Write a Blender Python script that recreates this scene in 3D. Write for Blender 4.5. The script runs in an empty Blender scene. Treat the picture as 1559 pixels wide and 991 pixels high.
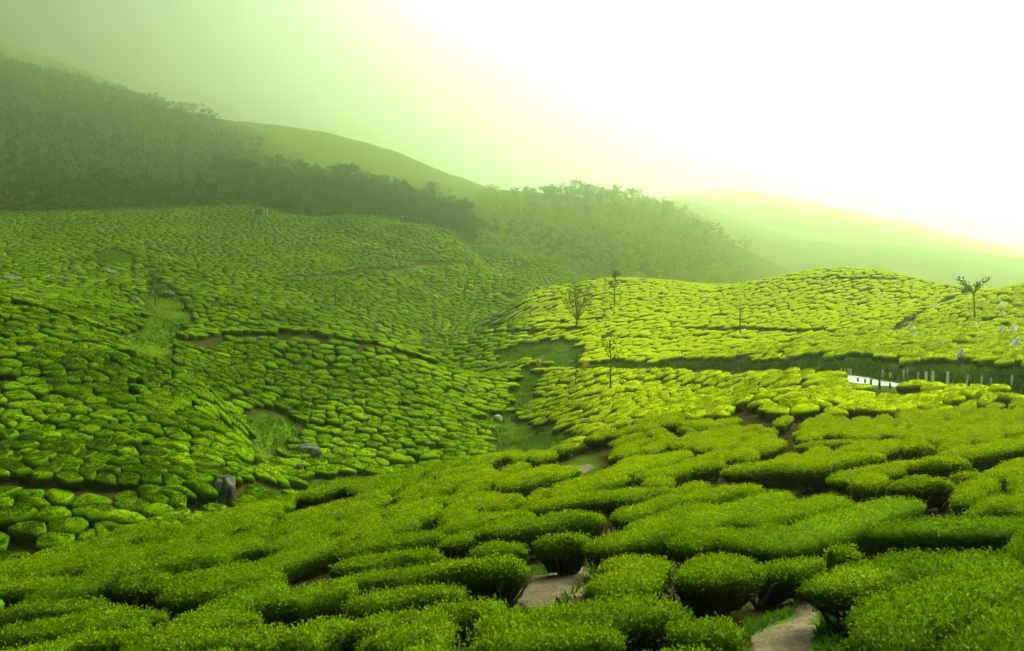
import bpy, math, random
import numpy as np
from mathutils import Vector

random.seed(7)
rng = np.random.default_rng(7)
S = bpy.context.scene
C = S.collection
R = math.radians

# ------------------------------------------------------------------ camera
F, CX, HY = 1500.0, 779.5, 430.0        # focal length, centre column, eye level, in pixels of the 1559 px photograph
cam = bpy.data.cameras.new('camera')
cam.sensor_width = 36.0
cam.lens = 36.0 * F / 1559.0
cam.shift_y = -65.5 / 1559.0
cam.clip_start, cam.clip_end = 0.2, 9000.0
cam_ob = bpy.data.objects.new('camera', cam)
cam_ob.rotation_euler = (R(90), 0, 0)
C.objects.link(cam_ob)
S.camera = cam_ob

# ------------------------------------------------------------------ light
SUN_EL, SUN_AZ = R(40), R(54)           # azimuth clockwise from the view direction (+Y)
ldir = Vector((math.sin(SUN_AZ) * math.cos(SUN_EL), math.cos(SUN_AZ) * math.cos(SUN_EL), math.sin(SUN_EL)))
W = bpy.data.worlds.new('World')
S.world = W
W.use_nodes = True
nt = W.node_tree
nt.nodes.clear()
N = nt.nodes.new
L = nt.links.new
out = N('ShaderNodeOutputWorld')
sky = N('ShaderNodeTexSky'); sky.sky_type = 'NISHITA'; sky.sun_disc = False
sky.sun_elevation, sky.sun_rotation = SUN_EL, SUN_AZ
bg1 = N('ShaderNodeBackground'); bg1.inputs['Strength'].default_value = 0.05
L(sky.outputs[0], bg1.inputs['Color'])
# overcast layer: one broad lobe of brightness round the veiled sun
tc = N('ShaderNodeTexCoord')
dot = N('ShaderNodeVectorMath'); dot.operation = 'DOT_PRODUCT'
glow = Vector((math.sin(R(40)) * math.cos(R(40)), math.cos(R(40)) * math.cos(R(40)), math.sin(R(40))))
dot.inputs[1].default_value = glow
L(tc.outputs['Generated'], dot.inputs[0])
ramp = N('ShaderNodeValToRGB')
ramp.color_ramp.interpolation = 'B_SPLINE'
e = ramp.color_ramp.elements
SKY = [(0.0, (.02, .03, .02)), (0.38, (.024, .04, .022)), (0.48, (.075, .115, .07)), (0.575, (.22, .29, .28)), (0.64, (.43, .52, .58)), (0.71, (1.1, 1.25, 1.5)), (0.82, (3.4, 3.7, 4.0)), (1.0, (7.5, 7.9, 8.3))]
e[0].position, e[0].color = SKY[0][0], SKY[0][1] + (1,)
e[1].position, e[1].color = SKY[-1][0], SKY[-1][1] + (1,)
for p, c in SKY[1:-1]:
    k = e.new(p); k.color = c + (1,)
for k in e: k.color = tuple(v / 10 for v in k.color[:3]) + (1,)
L(dot.outputs['Value'], ramp.inputs[0])
bg2 = N('ShaderNodeBackground'); bg2.inputs['Strength'].default_value = 10.0
L(ramp.outputs[0], bg2.inputs['Color'])
mix = N('ShaderNodeMixShader'); mix.inputs[0].default_value = 0.93
L(bg1.outputs[0], mix.inputs[1]); L(bg2.outputs[0], mix.inputs[2])
L(mix.outputs[0], out.inputs['Surface'])

sun = bpy.data.lights.new('sun', 'SUN')
sun.energy, sun.angle, sun.color = 3.9, R(18), (.98, 1.0, .74)
sun_ob = bpy.data.objects.new('sun', sun)
sun_ob.rotation_euler = (-ldir).to_track_quat('-Z', 'Y').to_euler()
C.objects.link(sun_ob)

HAZE_DENSITY = 1 / 1080.0
HAZE_COLOR = (.79, .88, .59)
HAZE_ANISO = 0.94

S.view_settings.view_transform = 'Standard'
S.view_settings.look = 'None'
S.view_settings.exposure = 0.74
S.view_settings.gamma = 1.0
S.render.engine = 'CYCLES'
cy = S.cycles
cy.use_denoising = True
cy.max_bounces, cy.diffuse_bounces, cy.glossy_bounces, cy.volume_bounces = 6, 3, 2, 3
cy.transmission_bounces, cy.transparent_max_bounces = 3, 4

# ------------------------------------------------------------------ helpers
def link(name, me, parent=None, **props):
    o = bpy.data.objects.new(name, me)
    C.objects.link(o)
    if parent: o.parent = parent
    for k, v in props.items():
        o[k] = v
    return o

def thing(name, label, cat, loc, rz=0.0, group=None):
    o = link(name, None, label=label, category=cat)
    o.location = loc
    o.rotation_euler = (0, 0, rz)
    if group: o['group'] = group
    return o

ONES = 'zero one two three four five six seven eight nine ten eleven twelve thirteen fourteen fifteen sixteen seventeen eighteen nineteen'.split()
TENS = '_ _ twenty thirty forty fifty sixty seventy eighty ninety'.split()
def words(k):
    k = int(round(k))
    if k >= 100: return 'one hundred'
    return ONES[max(k, 0)] if k < 20 else TENS[k // 10] + ('-' + ONES[k % 10] if k % 10 else '')
def nth(k):
    w = words(k)
    for a, b in (('one', 'first'), ('two', 'second'), ('three', 'third'), ('five', 'fifth'), ('eight', 'eighth'), ('nine', 'ninth'), ('twelve', 'twelfth')):
        if w == a or w.endswith('-' + a): return w[:len(w) - len(a)] + b
    return w[:-1] + 'ieth' if w.endswith('y') else w + 'th'

def copy_tree(o, parent=None):
    c = o.copy()
    C.objects.link(c)
    if parent: c.parent = parent
    for ch in list(o.children):
        copy_tree(ch, c)
    return c

def mesh(name, V, faces, mats, mi=None, attrs=None, smooth=False):
    """V (n,3); faces: list of int arrays (m,3) or (m,4); mi: list of material index per block."""
    me = bpy.data.meshes.new(name)
    V = np.asarray(V, np.float32)
    faces = [np.asarray(f, np.int32) for f in faces if len(f)]
    me.vertices.add(len(V))
    me.vertices.foreach_set('co', V.ravel())
    tot = np.concatenate([np.full(len(f), f.shape[1], np.int32) for f in faces])
    idx = np.concatenate([f.ravel() for f in faces])
    me.loops.add(len(idx))
    me.loops.foreach_set('vertex_index', idx)
    me.polygons.add(len(tot))
    start = np.zeros(len(tot), np.int32)
    start[1:] = np.cumsum(tot)[:-1]
    me.polygons.foreach_set('loop_start', start)
    me.polygons.foreach_set('loop_total', tot)
    if not isinstance(mats, (list, tuple)): mats = [mats]
    for m in mats: me.materials.append(m)
    if mi is not None:
        a = np.concatenate([np.full(len(f), i, np.int32) for f, i in zip(faces, mi)])
        me.polygons.foreach_set('material_index', a)
    if smooth is True:
        me.polygons.foreach_set('use_smooth', np.ones(len(tot), bool))
    elif smooth is not False:
        me.polygons.foreach_set('use_smooth', np.concatenate([np.full(len(f), s, bool) for f, s in zip(faces, smooth)]))
    for k, v in (attrs or {}).items():
        at = me.attributes.new(k, 'FLOAT', 'POINT')
        at.data.foreach_set('value', np.asarray(v, np.float32))
    me.update()
    me.validate()
    return me

def nrm(a):
    return a / np.maximum(np.linalg.norm(a, axis=-1, keepdims=True), 1e-9)

def vnoise(P, seed=0):
    """value noise in [-1,1] at points P (n,3)"""
    P = np.asarray(P, np.float64)
    i = np.floor(P).astype(np.int64)
    f = P - i
    f = f * f * (3 - 2 * f)
    r = 0
    for dx in (0, 1):
        for dy in (0, 1):
            for dz in (0, 1):
                h = ((i[..., 0] + dx) * 73856093) ^ ((i[..., 1] + dy) * 19349663) ^ ((i[..., 2] + dz) * 83492791) ^ (seed * 2654435)
                h = (h ^ (h >> 13)) * 1274126177 & 0x7fffffff
                h = (h ^ (h >> 16)) & 0xffff
                w = (f[..., 0] if dx else 1 - f[..., 0]) * (f[..., 1] if dy else 1 - f[..., 1]) * (f[..., 2] if dz else 1 - f[..., 2])
                r = r + w * (h / 32767.5 - 1)
    return r

def fbm(x, y, s, seed=0, octs=3):
    r, a = 0, 1.0
    for k in range(octs):
        r = r + a * vnoise(np.stack([x / s, y / s, np.full_like(x, k * 7.3)], -1), seed + k)
        s, a = s * .48, a * .5
    return r

def tube(pts, rad, n=6):
    """closed tapered tube through pts; returns V, quads, tris"""
    pts = np.asarray(pts, float)
    rad = np.broadcast_to(np.asarray(rad, float), (len(pts),))
    t = nrm(np.gradient(pts, axis=0))
    ref = np.where(np.abs(t[:, 2:3]) > .9, [[1., 0, 0]], [[0, 0, 1.]])
    a = nrm(np.cross(t, ref)); b = np.cross(t, a)
    th = np.arange(n) * 2 * math.pi / n
    V = pts[:, None] + rad[:, None, None] * (a[:, None] * np.cos(th)[None, :, None] + b[:, None] * np.sin(th)[None, :, None])
    V = V.reshape(-1, 3)
    m = len(pts)
    i = np.arange(m - 1)[:, None] * n + np.arange(n)[None]
    j = np.arange(m - 1)[:, None] * n + (np.arange(n)[None] + 1) % n
    Q = np.stack([i, j, j + n, i + n], -1).reshape(-1, 4)
    V = np.vstack([V, pts[-1:], pts[:1]])
    k = np.arange(n); k2 = (k + 1) % n
    T = np.vstack([np.stack([(m - 1) * n + k, (m - 1) * n + k2, np.full(n, m * n)], -1), np.stack([k2, k, np.full(n, m * n + 1)], -1)])
    return V, Q, T

class Acc:
    """collects pieces of geometry into one mesh"""
    def __init__(self): self.V, self.F, self.mi, self.at, self.n = [], [], [], [], 0
    def add(self, V, faces, mi=0, at=0.0):
        V = np.asarray(V, float)
        for f in faces:
            if len(f):
                self.F.append(np.asarray(f) + self.n); self.mi.append(mi)
        self.V.append(V); self.n += len(V)
        self.at.append(np.broadcast_to(np.asarray(at, float), (len(V),)))
    def tube(self, pts, rad, n=6, mi=0, at=0.0):
        V, Q, T = tube(pts, rad, n); self.add(V, [Q, T], mi, at)
    def build(self, name, mats, smooth=False):
        return mesh(name, np.vstack(self.V), self.F, mats, self.mi, {'tint': np.concatenate(self.at)}, smooth)

def cards(P, D, Wd, l, w):
    """leaf-shaped four-point cards: base P, axis D, side Wd"""
    l = np.broadcast_to(np.asarray(l, float), (len(P),))[:, None]
    w = np.broadcast_to(np.asarray(w, float), (len(P),))[:, None]
    m = P + D * l * .45
    V = np.stack([P, m + Wd * w, P + D * l, m - Wd * w], 1).reshape(-1, 3)
    Q = np.arange(len(P) * 4).reshape(-1, 4)
    return V, Q

def rand_unit(n):
    return nrm(rng.normal(size=(n, 3)))

# ------------------------------------------------------------------ materials
def material(name):
    m = bpy.data.materials.new(name)
    m.use_nodes = True
    m.node_tree.nodes.clear()
    return m, m.node_tree.nodes.new, m.node_tree.links.new

def ramp_node(n, stops):
    r = n('ShaderNodeValToRGB')
    e = r.color_ramp.elements
    e[0].position, e[0].color = stops[0][0], tuple(stops[0][1]) + (1,)
    e[1].position, e[1].color = stops[-1][0], tuple(stops[-1][1]) + (1,)
    for p, c in stops[1:-1]:
        k = e.new(p); k.color = tuple(c) + (1,)
    return r

def leaf_material(name, stops, rough=.5, spec=.25, trans=.25):
    """leaf colour by the tint attribute (dark .. bright leaf, painted light included) with a little noise"""
    m, n, l = material(name)
    o = n('ShaderNodeOutputMaterial')
    at = n('ShaderNodeAttribute'); at.attribute_name = 'tint'
    g = n('ShaderNodeNewGeometry')
    nz = n('ShaderNodeTexNoise'); nz.inputs['Scale'].default_value = .35; nz.inputs['Detail'].default_value = 3
    l(g.outputs['Position'], nz.inputs['Vector'])
    ma = n('ShaderNodeMath'); ma.operation = 'MULTIPLY_ADD'; ma.inputs[1].default_value = .35; ma.inputs[2].default_value = -.175
    l(nz.outputs['Fac'], ma.inputs[0])
    ad = n('ShaderNodeMath'); ad.operation = 'ADD'
    l(at.outputs['Fac'], ad.inputs[0]); l(ma.outputs[0], ad.inputs[1])
    r = ramp_node(n, stops)
    l(ad.outputs[0], r.inputs[0])
    if spec:
        p = n('ShaderNodeBsdfPrincipled')
        p.inputs['Roughness'].default_value = rough
        p.inputs['Specular IOR Level'].default_value = spec
        l(r.outputs[0], p.inputs['Base Color'])
    else:
        p = n('ShaderNodeBsdfDiffuse'); l(r.outputs[0], p.inputs['Color'])
    if trans:
        t = n('ShaderNodeBsdfTranslucent'); l(r.outputs[0], t.inputs['Color'])
        mx = n('ShaderNodeMixShader'); mx.inputs[0].default_value = trans
        l(p.outputs[0], mx.inputs[1]); l(t.outputs[0], mx.inputs[2])
        l(mx.outputs[0], o.inputs['Surface'])
    else:
        l(p.outputs[0], o.inputs['Surface'])
    return m

def rough_material(name, c1, c2, scale, c3=None, rough=.9, spec=.2, bump=.3, bscale=None, detail=6):
    m, n, l = material(name)
    o = n('ShaderNodeOutputMaterial')
    g = n('ShaderNodeTexCoord')
    nz = n('ShaderNodeTexNoise'); nz.inputs['Scale'].default_value = scale; nz.inputs['Detail'].default_value = detail
    l(g.outputs['Object'], nz.inputs['Vector'])
    st = [(.3, c1), (.7, c2)] if c3 is None else [(.3, c1), (.5, c2), (.7, c3)]
    r = ramp_node(n, st)
    l(nz.outputs['Fac'], r.inputs[0])
    p = n('ShaderNodeBsdfPrincipled')
    p.inputs['Roughness'].default_value = rough
    p.inputs['Specular IOR Level'].default_value = spec
    l(r.outputs[0], p.inputs['Base Color'])
    if bump:
        n2 = n('ShaderNodeTexNoise'); n2.inputs['Scale'].default_value = bscale or scale * 4; n2.inputs['Detail'].default_value = 5
        l(g.outputs['Object'], n2.inputs['Vector'])
        b = n('ShaderNodeBump'); b.inputs['Strength'].default_value = bump; b.inputs['Distance'].default_value = .1
        l(n2.outputs['Fac'], b.inputs['Height']); l(b.outputs[0], p.inputs['Normal'])
    l(p.outputs[0], o.inputs['Surface'])
    return m

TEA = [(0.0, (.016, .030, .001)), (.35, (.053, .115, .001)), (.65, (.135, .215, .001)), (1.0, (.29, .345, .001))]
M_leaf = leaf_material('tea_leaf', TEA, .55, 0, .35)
M_hull = leaf_material('tea_canopy', [(0.0, (.020, .024, .006)), (.3, (.030, .060, .004)), (.7, (.075, .15, .004)), (1.0, (.16, .24, .002))], .7, 0, 0)
M_twig = rough_material('tea_wood', (.030, .022, .010), (.085, .070, .040), 9, rough=.9, bump=.4)
M_bark = rough_material('bark', (.035, .028, .014), (.10, .085, .045), 3)
M_tree = leaf_material('tree_leaf', [(0.0, (.018, .036, .004)), (.5, (.04, .085, .006)), (1.0, (.085, .14, .004))], .6, 0, .25)
M_mistlit = leaf_material('mistlit_tree_leaf', [(0.0, (.045, .085, .002)), (.5, (.12, .19, .003)), (1.0, (.21, .27, .004))], .6, 0, .35)  # lightened tree leaf: glow of lit mist painted into the colour
M_rock = rough_material('rock', (.025, .025, .018), (.08, .08, .06), 1.6, (.20, .20, .155), bump=.6, spec=.05)
M_palerock = rough_material('pale_rock', (.30, .30, .22), (.55, .55, .42), 2.5, bump=.5)
M_post = rough_material('concrete_post', (.35, .34, .22), (.62, .60, .42), 6, bump=.3)
M_darkpost = rough_material('weathered_post', (.05, .05, .03), (.13, .12, .08), 8)
M_grass = leaf_material('grass_blade', [(0.0, (.03, .07, .006)), (.5, (.07, .17, .008)), (1.0, (.15, .24, .006))], .6, 0, .3)

# far canopy of tea: leaf-sized colour grain and bump on the built bushes
def canopy_material():
    m, n, l = material('tea_field')
    o = n('ShaderNodeOutputMaterial')
    at = n('ShaderNodeAttribute'); at.attribute_name = 'tint'
    g = n('ShaderNodeNewGeometry')
    a = n('ShaderNodeTexNoise'); a.inputs['Scale'].default_value = 7.0; a.inputs['Detail'].default_value = 3; a.inputs['Roughness'].default_value = .65
    b = n('ShaderNodeTexNoise'); b.inputs['Scale'].default_value = .06; b.inputs['Detail'].default_value = 4
    for x in (a, b): l(g.outputs['Position'], x.inputs['Vector'])
    m1 = n('ShaderNodeMath'); m1.operation = 'MULTIPLY_ADD'; m1.inputs[1].default_value = .9; m1.inputs[2].default_value = -.45
    m2 = n('ShaderNodeMath'); m2.operation = 'MULTIPLY_ADD'; m2.inputs[1].default_value = .5; m2.inputs[2].default_value = -.25
    l(a.outputs['Fac'], m1.inputs[0]); l(b.outputs['Fac'], m2.inputs[0])
    s1 = n('ShaderNodeMath'); s1.operation = 'ADD'; s2 = n('ShaderNodeMath'); s2.operation = 'ADD'
    l(m1.outputs[0], s1.inputs[0]); l(m2.outputs[0], s1.inputs[1])
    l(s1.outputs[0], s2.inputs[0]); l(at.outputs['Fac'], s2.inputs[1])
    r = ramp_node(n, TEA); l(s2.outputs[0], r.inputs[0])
    p = n('ShaderNodeBsdfDiffuse')
    l(r.outputs[0], p.inputs['Color'])
    bp = n('ShaderNodeBump'); bp.inputs['Strength'].default_value = .9; bp.inputs['Distance'].default_value = .12
    l(a.outputs['Fac'], bp.inputs['Height']); l(bp.outputs[0], p.inputs['Normal'])
    l(p.outputs[0], o.inputs['Surface'])
    return m
M_field = canopy_material()

def ground_material():
    """soil under the tea, grass where the 'grass' attribute says so"""
    m, n, l = material('hillside')
    o = n('ShaderNodeOutputMaterial')
    g = n('ShaderNodeNewGeometry')
    at = n('ShaderNodeAttribute'); at.attribute_name = 'grass'
    a = n('ShaderNodeTexNoise'); a.inputs['Scale'].default_value = 1.3; a.inputs['Detail'].default_value = 8
    b = n('ShaderNodeTexNoise'); b.inputs['Scale'].default_value = .5; b.inputs['Detail'].default_value = 8
    for x in (a, b): l(g.outputs['Position'], x.inputs['Vector'])
    soil = ramp_node(n, [(.3, (.016, .012, .004)), (.55, (.036, .026, .009)), (.75, (.034, .046, .006))])
    gras = ramp_node(n, [(.3, (.030, .055, .003)), (.55, (.060, .105, .004)), (.75, (.100, .135, .007))])
    l(a.outputs['Fac'], soil.inputs[0]); l(b.outputs['Fac'], gras.inputs[0])
    mx = n('ShaderNodeMix'); mx.data_type = 'RGBA'
    l(at.outputs['Fac'], mx.inputs[0]); l(soil.outputs[0], mx.inputs[6]); l(gras.outputs[0], mx.inputs[7])
    p = n('ShaderNodeBsdfDiffuse')
    l(mx.outputs[2], p.inputs['Color'])
    bp = n('ShaderNodeBump'); bp.inputs['Strength'].default_value = .6; bp.inputs['Distance'].default_value = .2
    l(a.outputs['Fac'], bp.inputs['Height']); l(bp.outputs[0], p.inputs['Normal'])
    l(p.outputs[0], o.inputs['Surface'])
    return m
M_ground = ground_material()
M_dirt = rough_material('bare_earth', (.055, .038, .015), (.115, .078, .032), 1.3, (.175, .122, .055), bump=.8, bscale=14, detail=10)
M_road = rough_material('wet_concrete_road', (.42, .42, .38), (.55, .55, .5), .8, rough=.22, spec=.6, bump=.05)

# ------------------------------------------------------------------ terrain
# surveyed points (image column, image row, distance, canopy?) along sight lines; canopy points are 0.8 m above the soil
CTRL = {
 -420: [(1470,6,0),(1040,16,1),(960,24,1),(905,32,1),(960,40,0),(950,48,0),(865,60,1),(770,67,1),(750,71,0),(640,84,1),(530,102,1),(455,120,1),(425,134,0),(410,165,1),(390,210,1),(360,280,1),(330,350,1),(300,410,0),(190,600,0),(100,800,0),(20,1000,0),(0,1500,0),(100,2400,0)],
 0:   [(1400,6,0),(985,17,1),(920,23,1),(862,30,1),(935,38,0),(930,46,0),(850,60,1),(766,66,1),(755,70,0),(660,82,1),(560,102,1),(495,120,1),(465,132,0),(448,160,1),(425,200,1),(390,270,1),(355,340,1),(330,400,0),(225,600,0),(160,800,0),(97,1150,0),(68,1750,0),(130,2400,0)],
 250: [(1370,6,0),(985,15.5,1),(880,23,1),(790,35,1),(880,43,0),(890,52,0),(800,63,1),(764,67.5,1),(752,71,0),(660,86,1),(600,100,1),(548,115,1),(560,127,0),(527,139,0),(482,165,1),(440,205,1),(395,270,1),(350,350,1),(325,410,0),(255,600,0),(210,780,0),(170,1150,0),(157,1750,0),(200,2400,0)],
 390: [(1370,6,0),(985,14.8,1),(840,26,1),(768,38,1),(850,48,0),(820,60,0),(762,73,1),(735,80,1),(692,91,1),(714,104,0),(655,115,0),(596,127,1),(542,144,1),(507,158,0),(545,178,0),(482,198,1),(440,240,1),(400,300,1),(350,380,1),(320,430,0),(270,600,0),(240,740,0),(214,1300,0),(203,1800,0),(240,2400,0)],
 320: [(1370,6,0),(985,15.2,1),(858,24,1),(778,37,1),(865,45,0),(860,56,0),(772,68,1),(758,71,0),(700,81,1),(640,94,1),(592,107,1),(622,117,0),(585,126,0),(545,139,1),(510,156,0),(538,172,0),(478,195,1),(440,240,1),(400,300,1),(350,375,1),(322,425,0),(262,610,0),(228,770,0),(197,1200,0),(191,1700,0),(230,2400,0)],
 460: [(1370,6,0),(985,14.4,1),(850,24,1),(775,34.5,1),(751,40.5,1),(855,50,0),(830,64,0),(765,90,0),(724,104,0),(690,112,1),(640,123,1),(560,145,1),(504,163,0),(566,182,0),(486,209,1),(450,250,1),(405,310,1),(355,385,1),(334,430,1),(350,462,0),(312,540,0),(240,750,0),(210,1200,0),(212,1700,0),(250,2400,0)],
 540: [(1370,6,0),(985,14,1),(860,22,1),(780,33,1),(735,43,1),(830,52,0),(805,70,0),(752,95,0),(737,102,0),(700,110,1),(620,128,1),(560,146,1),(517,166,1),(585,186,0),(500,215,1),(460,260,1),(410,320,1),(350,390,1),(328,430,1),(352,462,0),(325,510,0),(300,580,0),(290,720,0),(216,1000,0),(250,1400,0),(290,2400,0)],
 620: [(985,13.5,1),(870,20.5,1),(785,31,1),(752,37,1),(722,45,1),(830,56,0),(745,100,0),(718,110,1),(650,125,1),(590,142,1),(533,164,1),(606,185,0),(530,206,1),(545,228,0),(500,255,1),(475,285,1),(430,320,1),(375,390,1),(339,428,1),(372,462,0),(345,510,0),(318,590,0),(300,720,0),(243,960,0),(275,1400,0),(300,2400,0)],
 700: [(1360,6,0),(985,13,1),(880,19,1),(790,29,1),(738,37,1),(714,43,1),(703,48,1),(840,57,0),(795,80,0),(725,105,0),(704,112,0),(680,118,1),(640,130,1),(590,147,1),(560,160,1),(628,179,0),(545,206,1),(513,228,1),(545,258,0),(497,292,1),(458,330,1),(415,370,1),(363,425,1),(405,452,0),(366,482,1),(400,515,0),(345,560,0),(320,650,0),(285,900,0),(320,1300,0),(330,2400,0)],
 790: [(900,16.5,1),(800,26,1),(752,34,1),(716,43,1),(694,51,1),(830,60,0),(790,82,0),(702,110,0),(674,125,0),(640,138,0),(602,150,0),(577,160,0),(562,170,0),(548,185,1),(520,205,1),(490,230,1),(455,275,1),(478,305,0),(425,348,1),(420,360,1),(465,395,0),(450,430,0),(376,482,1),(420,520,0),(365,560,0),(330,650,0),(293,890,0),(330,1300,0),(345,2400,0)],
 860: [(985,12.4,1),(900,16,1),(800,25,1),(755,32,1),(722,40,1),(698,47,1),(679,54,1),(820,64,0),(755,85,0),(690,105,0),(664,112,1),(632,124,1),(600,138,1),(568,158,0),(550,172,1),(520,195,1),(480,230,1),(445,270,1),(431,292,1),(475,340,0),(470,420,0),(403,482,1),(440,520,0),(385,560,0),(345,650,0),(305,860,0),(335,1300,0),(345,2400,0)],
 930: [(1350,6,0),(985,12,1),(900,15.5,1),(800,24,1),(735,34,1),(702,43,1),(677,51,1),(658,59,1),(775,68,0),(715,88,0),(648,108,0),(630,114,1),(600,122,1),(575,138,1),(566,150,0),(542,168,1),(500,195,1),(460,235,1),(425,270,1),(450,310,0),(470,400,0),(450,480,0),(395,560,0),(340,640,0),(312,690,0),(335,820,0),(345,1500,0),(345,2400,0)],
 1020: [(985,11.8,1),(860,18,1),(735,33,1),(697,43,1),(664,53,1),(638,63,1),(715,74,0),(655,98,0),(610,115,1),(585,130,1),(567,142,0),(545,158,1),(500,187,1),(460,228,1),(429,262,1),(455,305,0),(475,410,0),(455,500,0),(400,580,0),(350,660,0),(335,705,0),(350,830,0),(300,1500,0),(340,2300,0)],
 1100: [(1350,6,0),(985,11.7,1),(860,18,1),(740,32,1),(676,48,1),(643,60,1),(616,75,1),(672,86,0),(622,104,0),(600,116,1),(580,126,1),(568,134,0),(546,147,1),(500,180,1),(460,220,1),(436,255,1),(460,300,0),(480,420,0),(460,520,0),(425,600,0),(385,680,0),(372,720,0),(385,820,0),(330,1100,0),(290,1900,0),(310,2350,0)],
 1250: [(1350,6,0),(985,11.2,1),(860,17,1),(740,30,1),(660,50,1),(590,88,1),(575,97,1),(572,106,0),(548,118,1),(500,155,1),(450,200,1),(409,240,1),(430,270,0),(470,350,0),(480,600,0),(430,800,0),(370,1050,0),(312,1800,0),(335,2350,0)],
 1350: [(1350,6,0),(985,10.9,1),(860,16,1),(740,28,1),(660,45,1),(608,72,1),(589,90,0),(579,97,0),(545,109,1),(500,145,1),(450,190,1),(413,225,1),(440,260,0),(480,350,0),(470,700,0),(378,900,0),(395,1100,0),(350,1350,0),(390,2200,0)],
 1450: [(1350,6,0),(985,10.7,1),(860,15.5,1),(740,27,1),(660,42,1),(610,66,1),(595,80,0),(556,93,1),(500,130,1),(455,170,1),(435,195,1),(450,230,0),(480,350,0),(470,650,0),(384,880,0),(410,1200,0),(400,2200,0)],
 1559: [(1350,6,0),(985,10.4,1),(860,15,1),(740,26,1),(660,40,1),(614,60,1),(600,71,0),(556,83,1),(500,115,1),(460,140,1),(430,160,1),(450,200,0),(485,350,0),(475,600,0),(399,860,0),(420,1200,0),(405,2200,0)],
 1980: [(1350,6,0),(985,10,1),(860,14.5,1),(740,24,1),(618,54,1),(607,64,0),(545,76,1),(470,105,1),(410,140,1),(450,200,0),(485,350,0),(470,600,0),(430,860,0),(430,1200,0),(420,2200,0)],
}
def far_(px, Y): return Y * 1.4 if px >= 1100 and Y >= 800 else Y
cp = np.array([(px, py + (1200.0 / Y if c else 0), far_(px, Y)) for px, l_ in CTRL.items() for py, Y, c in l_], float)
KU, KV = 1 / 260.0, 4.5
cu = np.stack([cp[:, 0] * KU, np.log(cp[:, 2]) * KV], -1)
cv = cp[:, 1] - HY
def tps_k(r2): return 0.5 * r2 * np.log(np.maximum(r2, 1e-12))
d2 = ((cu[:, None] - cu[None]) ** 2).sum(-1)
n_ = len(cu)
A_ = np.zeros((n_ + 3, n_ + 3))
A_[:n_, :n_] = tps_k(d2) + np.eye(n_) * 1e-4
A_[:n_, n_:] = np.c_[np.ones(n_), cu]; A_[n_:, :n_] = A_[:n_, n_:].T
sol = np.linalg.solve(A_, np.r_[cv, 0, 0, 0])
def py_raw(px, Y):
    q = np.stack([px * KU, np.log(Y) * KV], -1).reshape(-1, 2)
    o = np.empty(len(q))
    for s in range(0, len(q), 20000):
        b = q[s:s + 20000]
        o[s:s + 20000] = tps_k(((b[:, None] - cu[None]) ** 2).sum(-1)) @ sol[:n_] + sol[n_] + b @ sol[n_ + 1:]
    return HY + o.reshape(np.shape(px))

COLS = np.arange(-640.0, 2210.0, 10.0)
ROWS = np.exp(np.concatenate([np.arange(math.log(5), math.log(62), .013), np.arange(math.log(62), math.log(240), .007), np.arange(math.log(240), math.log(3500), .012)]))
PXG, YG = np.meshgrid(COLS, ROWS)
coarse_c = COLS[::4]; coarse_r = np.exp(np.linspace(math.log(5), math.log(3501), 335))
cg = py_raw(*np.meshgrid(coarse_c, coarse_r))
def bil(grid, cols, lrows, px, ly):
    a = np.clip((px - cols[0]) / (cols[1] - cols[0]), 0, len(cols) - 1.001)
    b = np.clip(np.interp(ly, lrows, np.arange(len(lrows))), 0, len(lrows) - 1.001)
    i, j = b.astype(int), a.astype(int)
    fi, fj = b - i, a - j
    return (grid[i, j] * (1 - fi) + grid[i + 1, j] * fi) * (1 - fj) + (grid[i, j + 1] * (1 - fi) + grid[i + 1, j + 1] * fi) * fj
PYG = bil(cg, coarse_c, np.log(coarse_r), PXG, np.log(YG))
XG = (PXG - CX) / F * YG
ZG = -(PYG - HY) / F * YG
# relief of the far slopes
amp = np.clip((YG - 60) / 400, 0, 1) * np.clip(YG * .0032, 0, 4.0)
ZG = ZG + amp * fbm(XG, YG, 60.0, 3, 4) + .10 * np.clip(YG / 40, 0, 1) * fbm(XG, YG, 7.0, 9, 2)

def zat(x, y):
    x, y = np.asarray(x, float), np.asarray(y, float)
    return bil(ZG, COLS, np.log(ROWS), CX + F * x / y, np.log(y))

# road: a shelf cut into the slope, with a bank above it
road_ctl = [(700,185),(790,171),(860,160),(930,150),(1020,142),(1100,133),(1180,121),(1250,107),(1300,99.5),(1345,93),(1400,85.5),(1450,79),(1559,69.5),(1760,60),(2000,53)]
rp = np.array([((px - CX) / F * Y, Y) for px, Y in road_ctl])
tt = np.linspace(0, len(rp) - 1, 160)
road = np.stack([np.interp(tt, np.arange(len(rp)), rp[:, k]) for k in (0, 1)], -1)
for _ in range(12):
    road[1:-1] = .25 * road[:-2] + .5 * road[1:-1] + .25 * road[2:]
rz = zat(road[:, 0], road[:, 1])
for _ in range(30):
    rz[1:-1] = .25 * rz[:-2] + .5 * rz[1:-1] + .25 * rz[2:]
rt = nrm(np.gradient(road, axis=0))
rn = np.stack([-rt[:, 1], rt[:, 0]], -1)          # uphill side
rn = rn * np.sign((rn * [[0.6, 1.0]]).sum(-1, keepdims=True))
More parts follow.
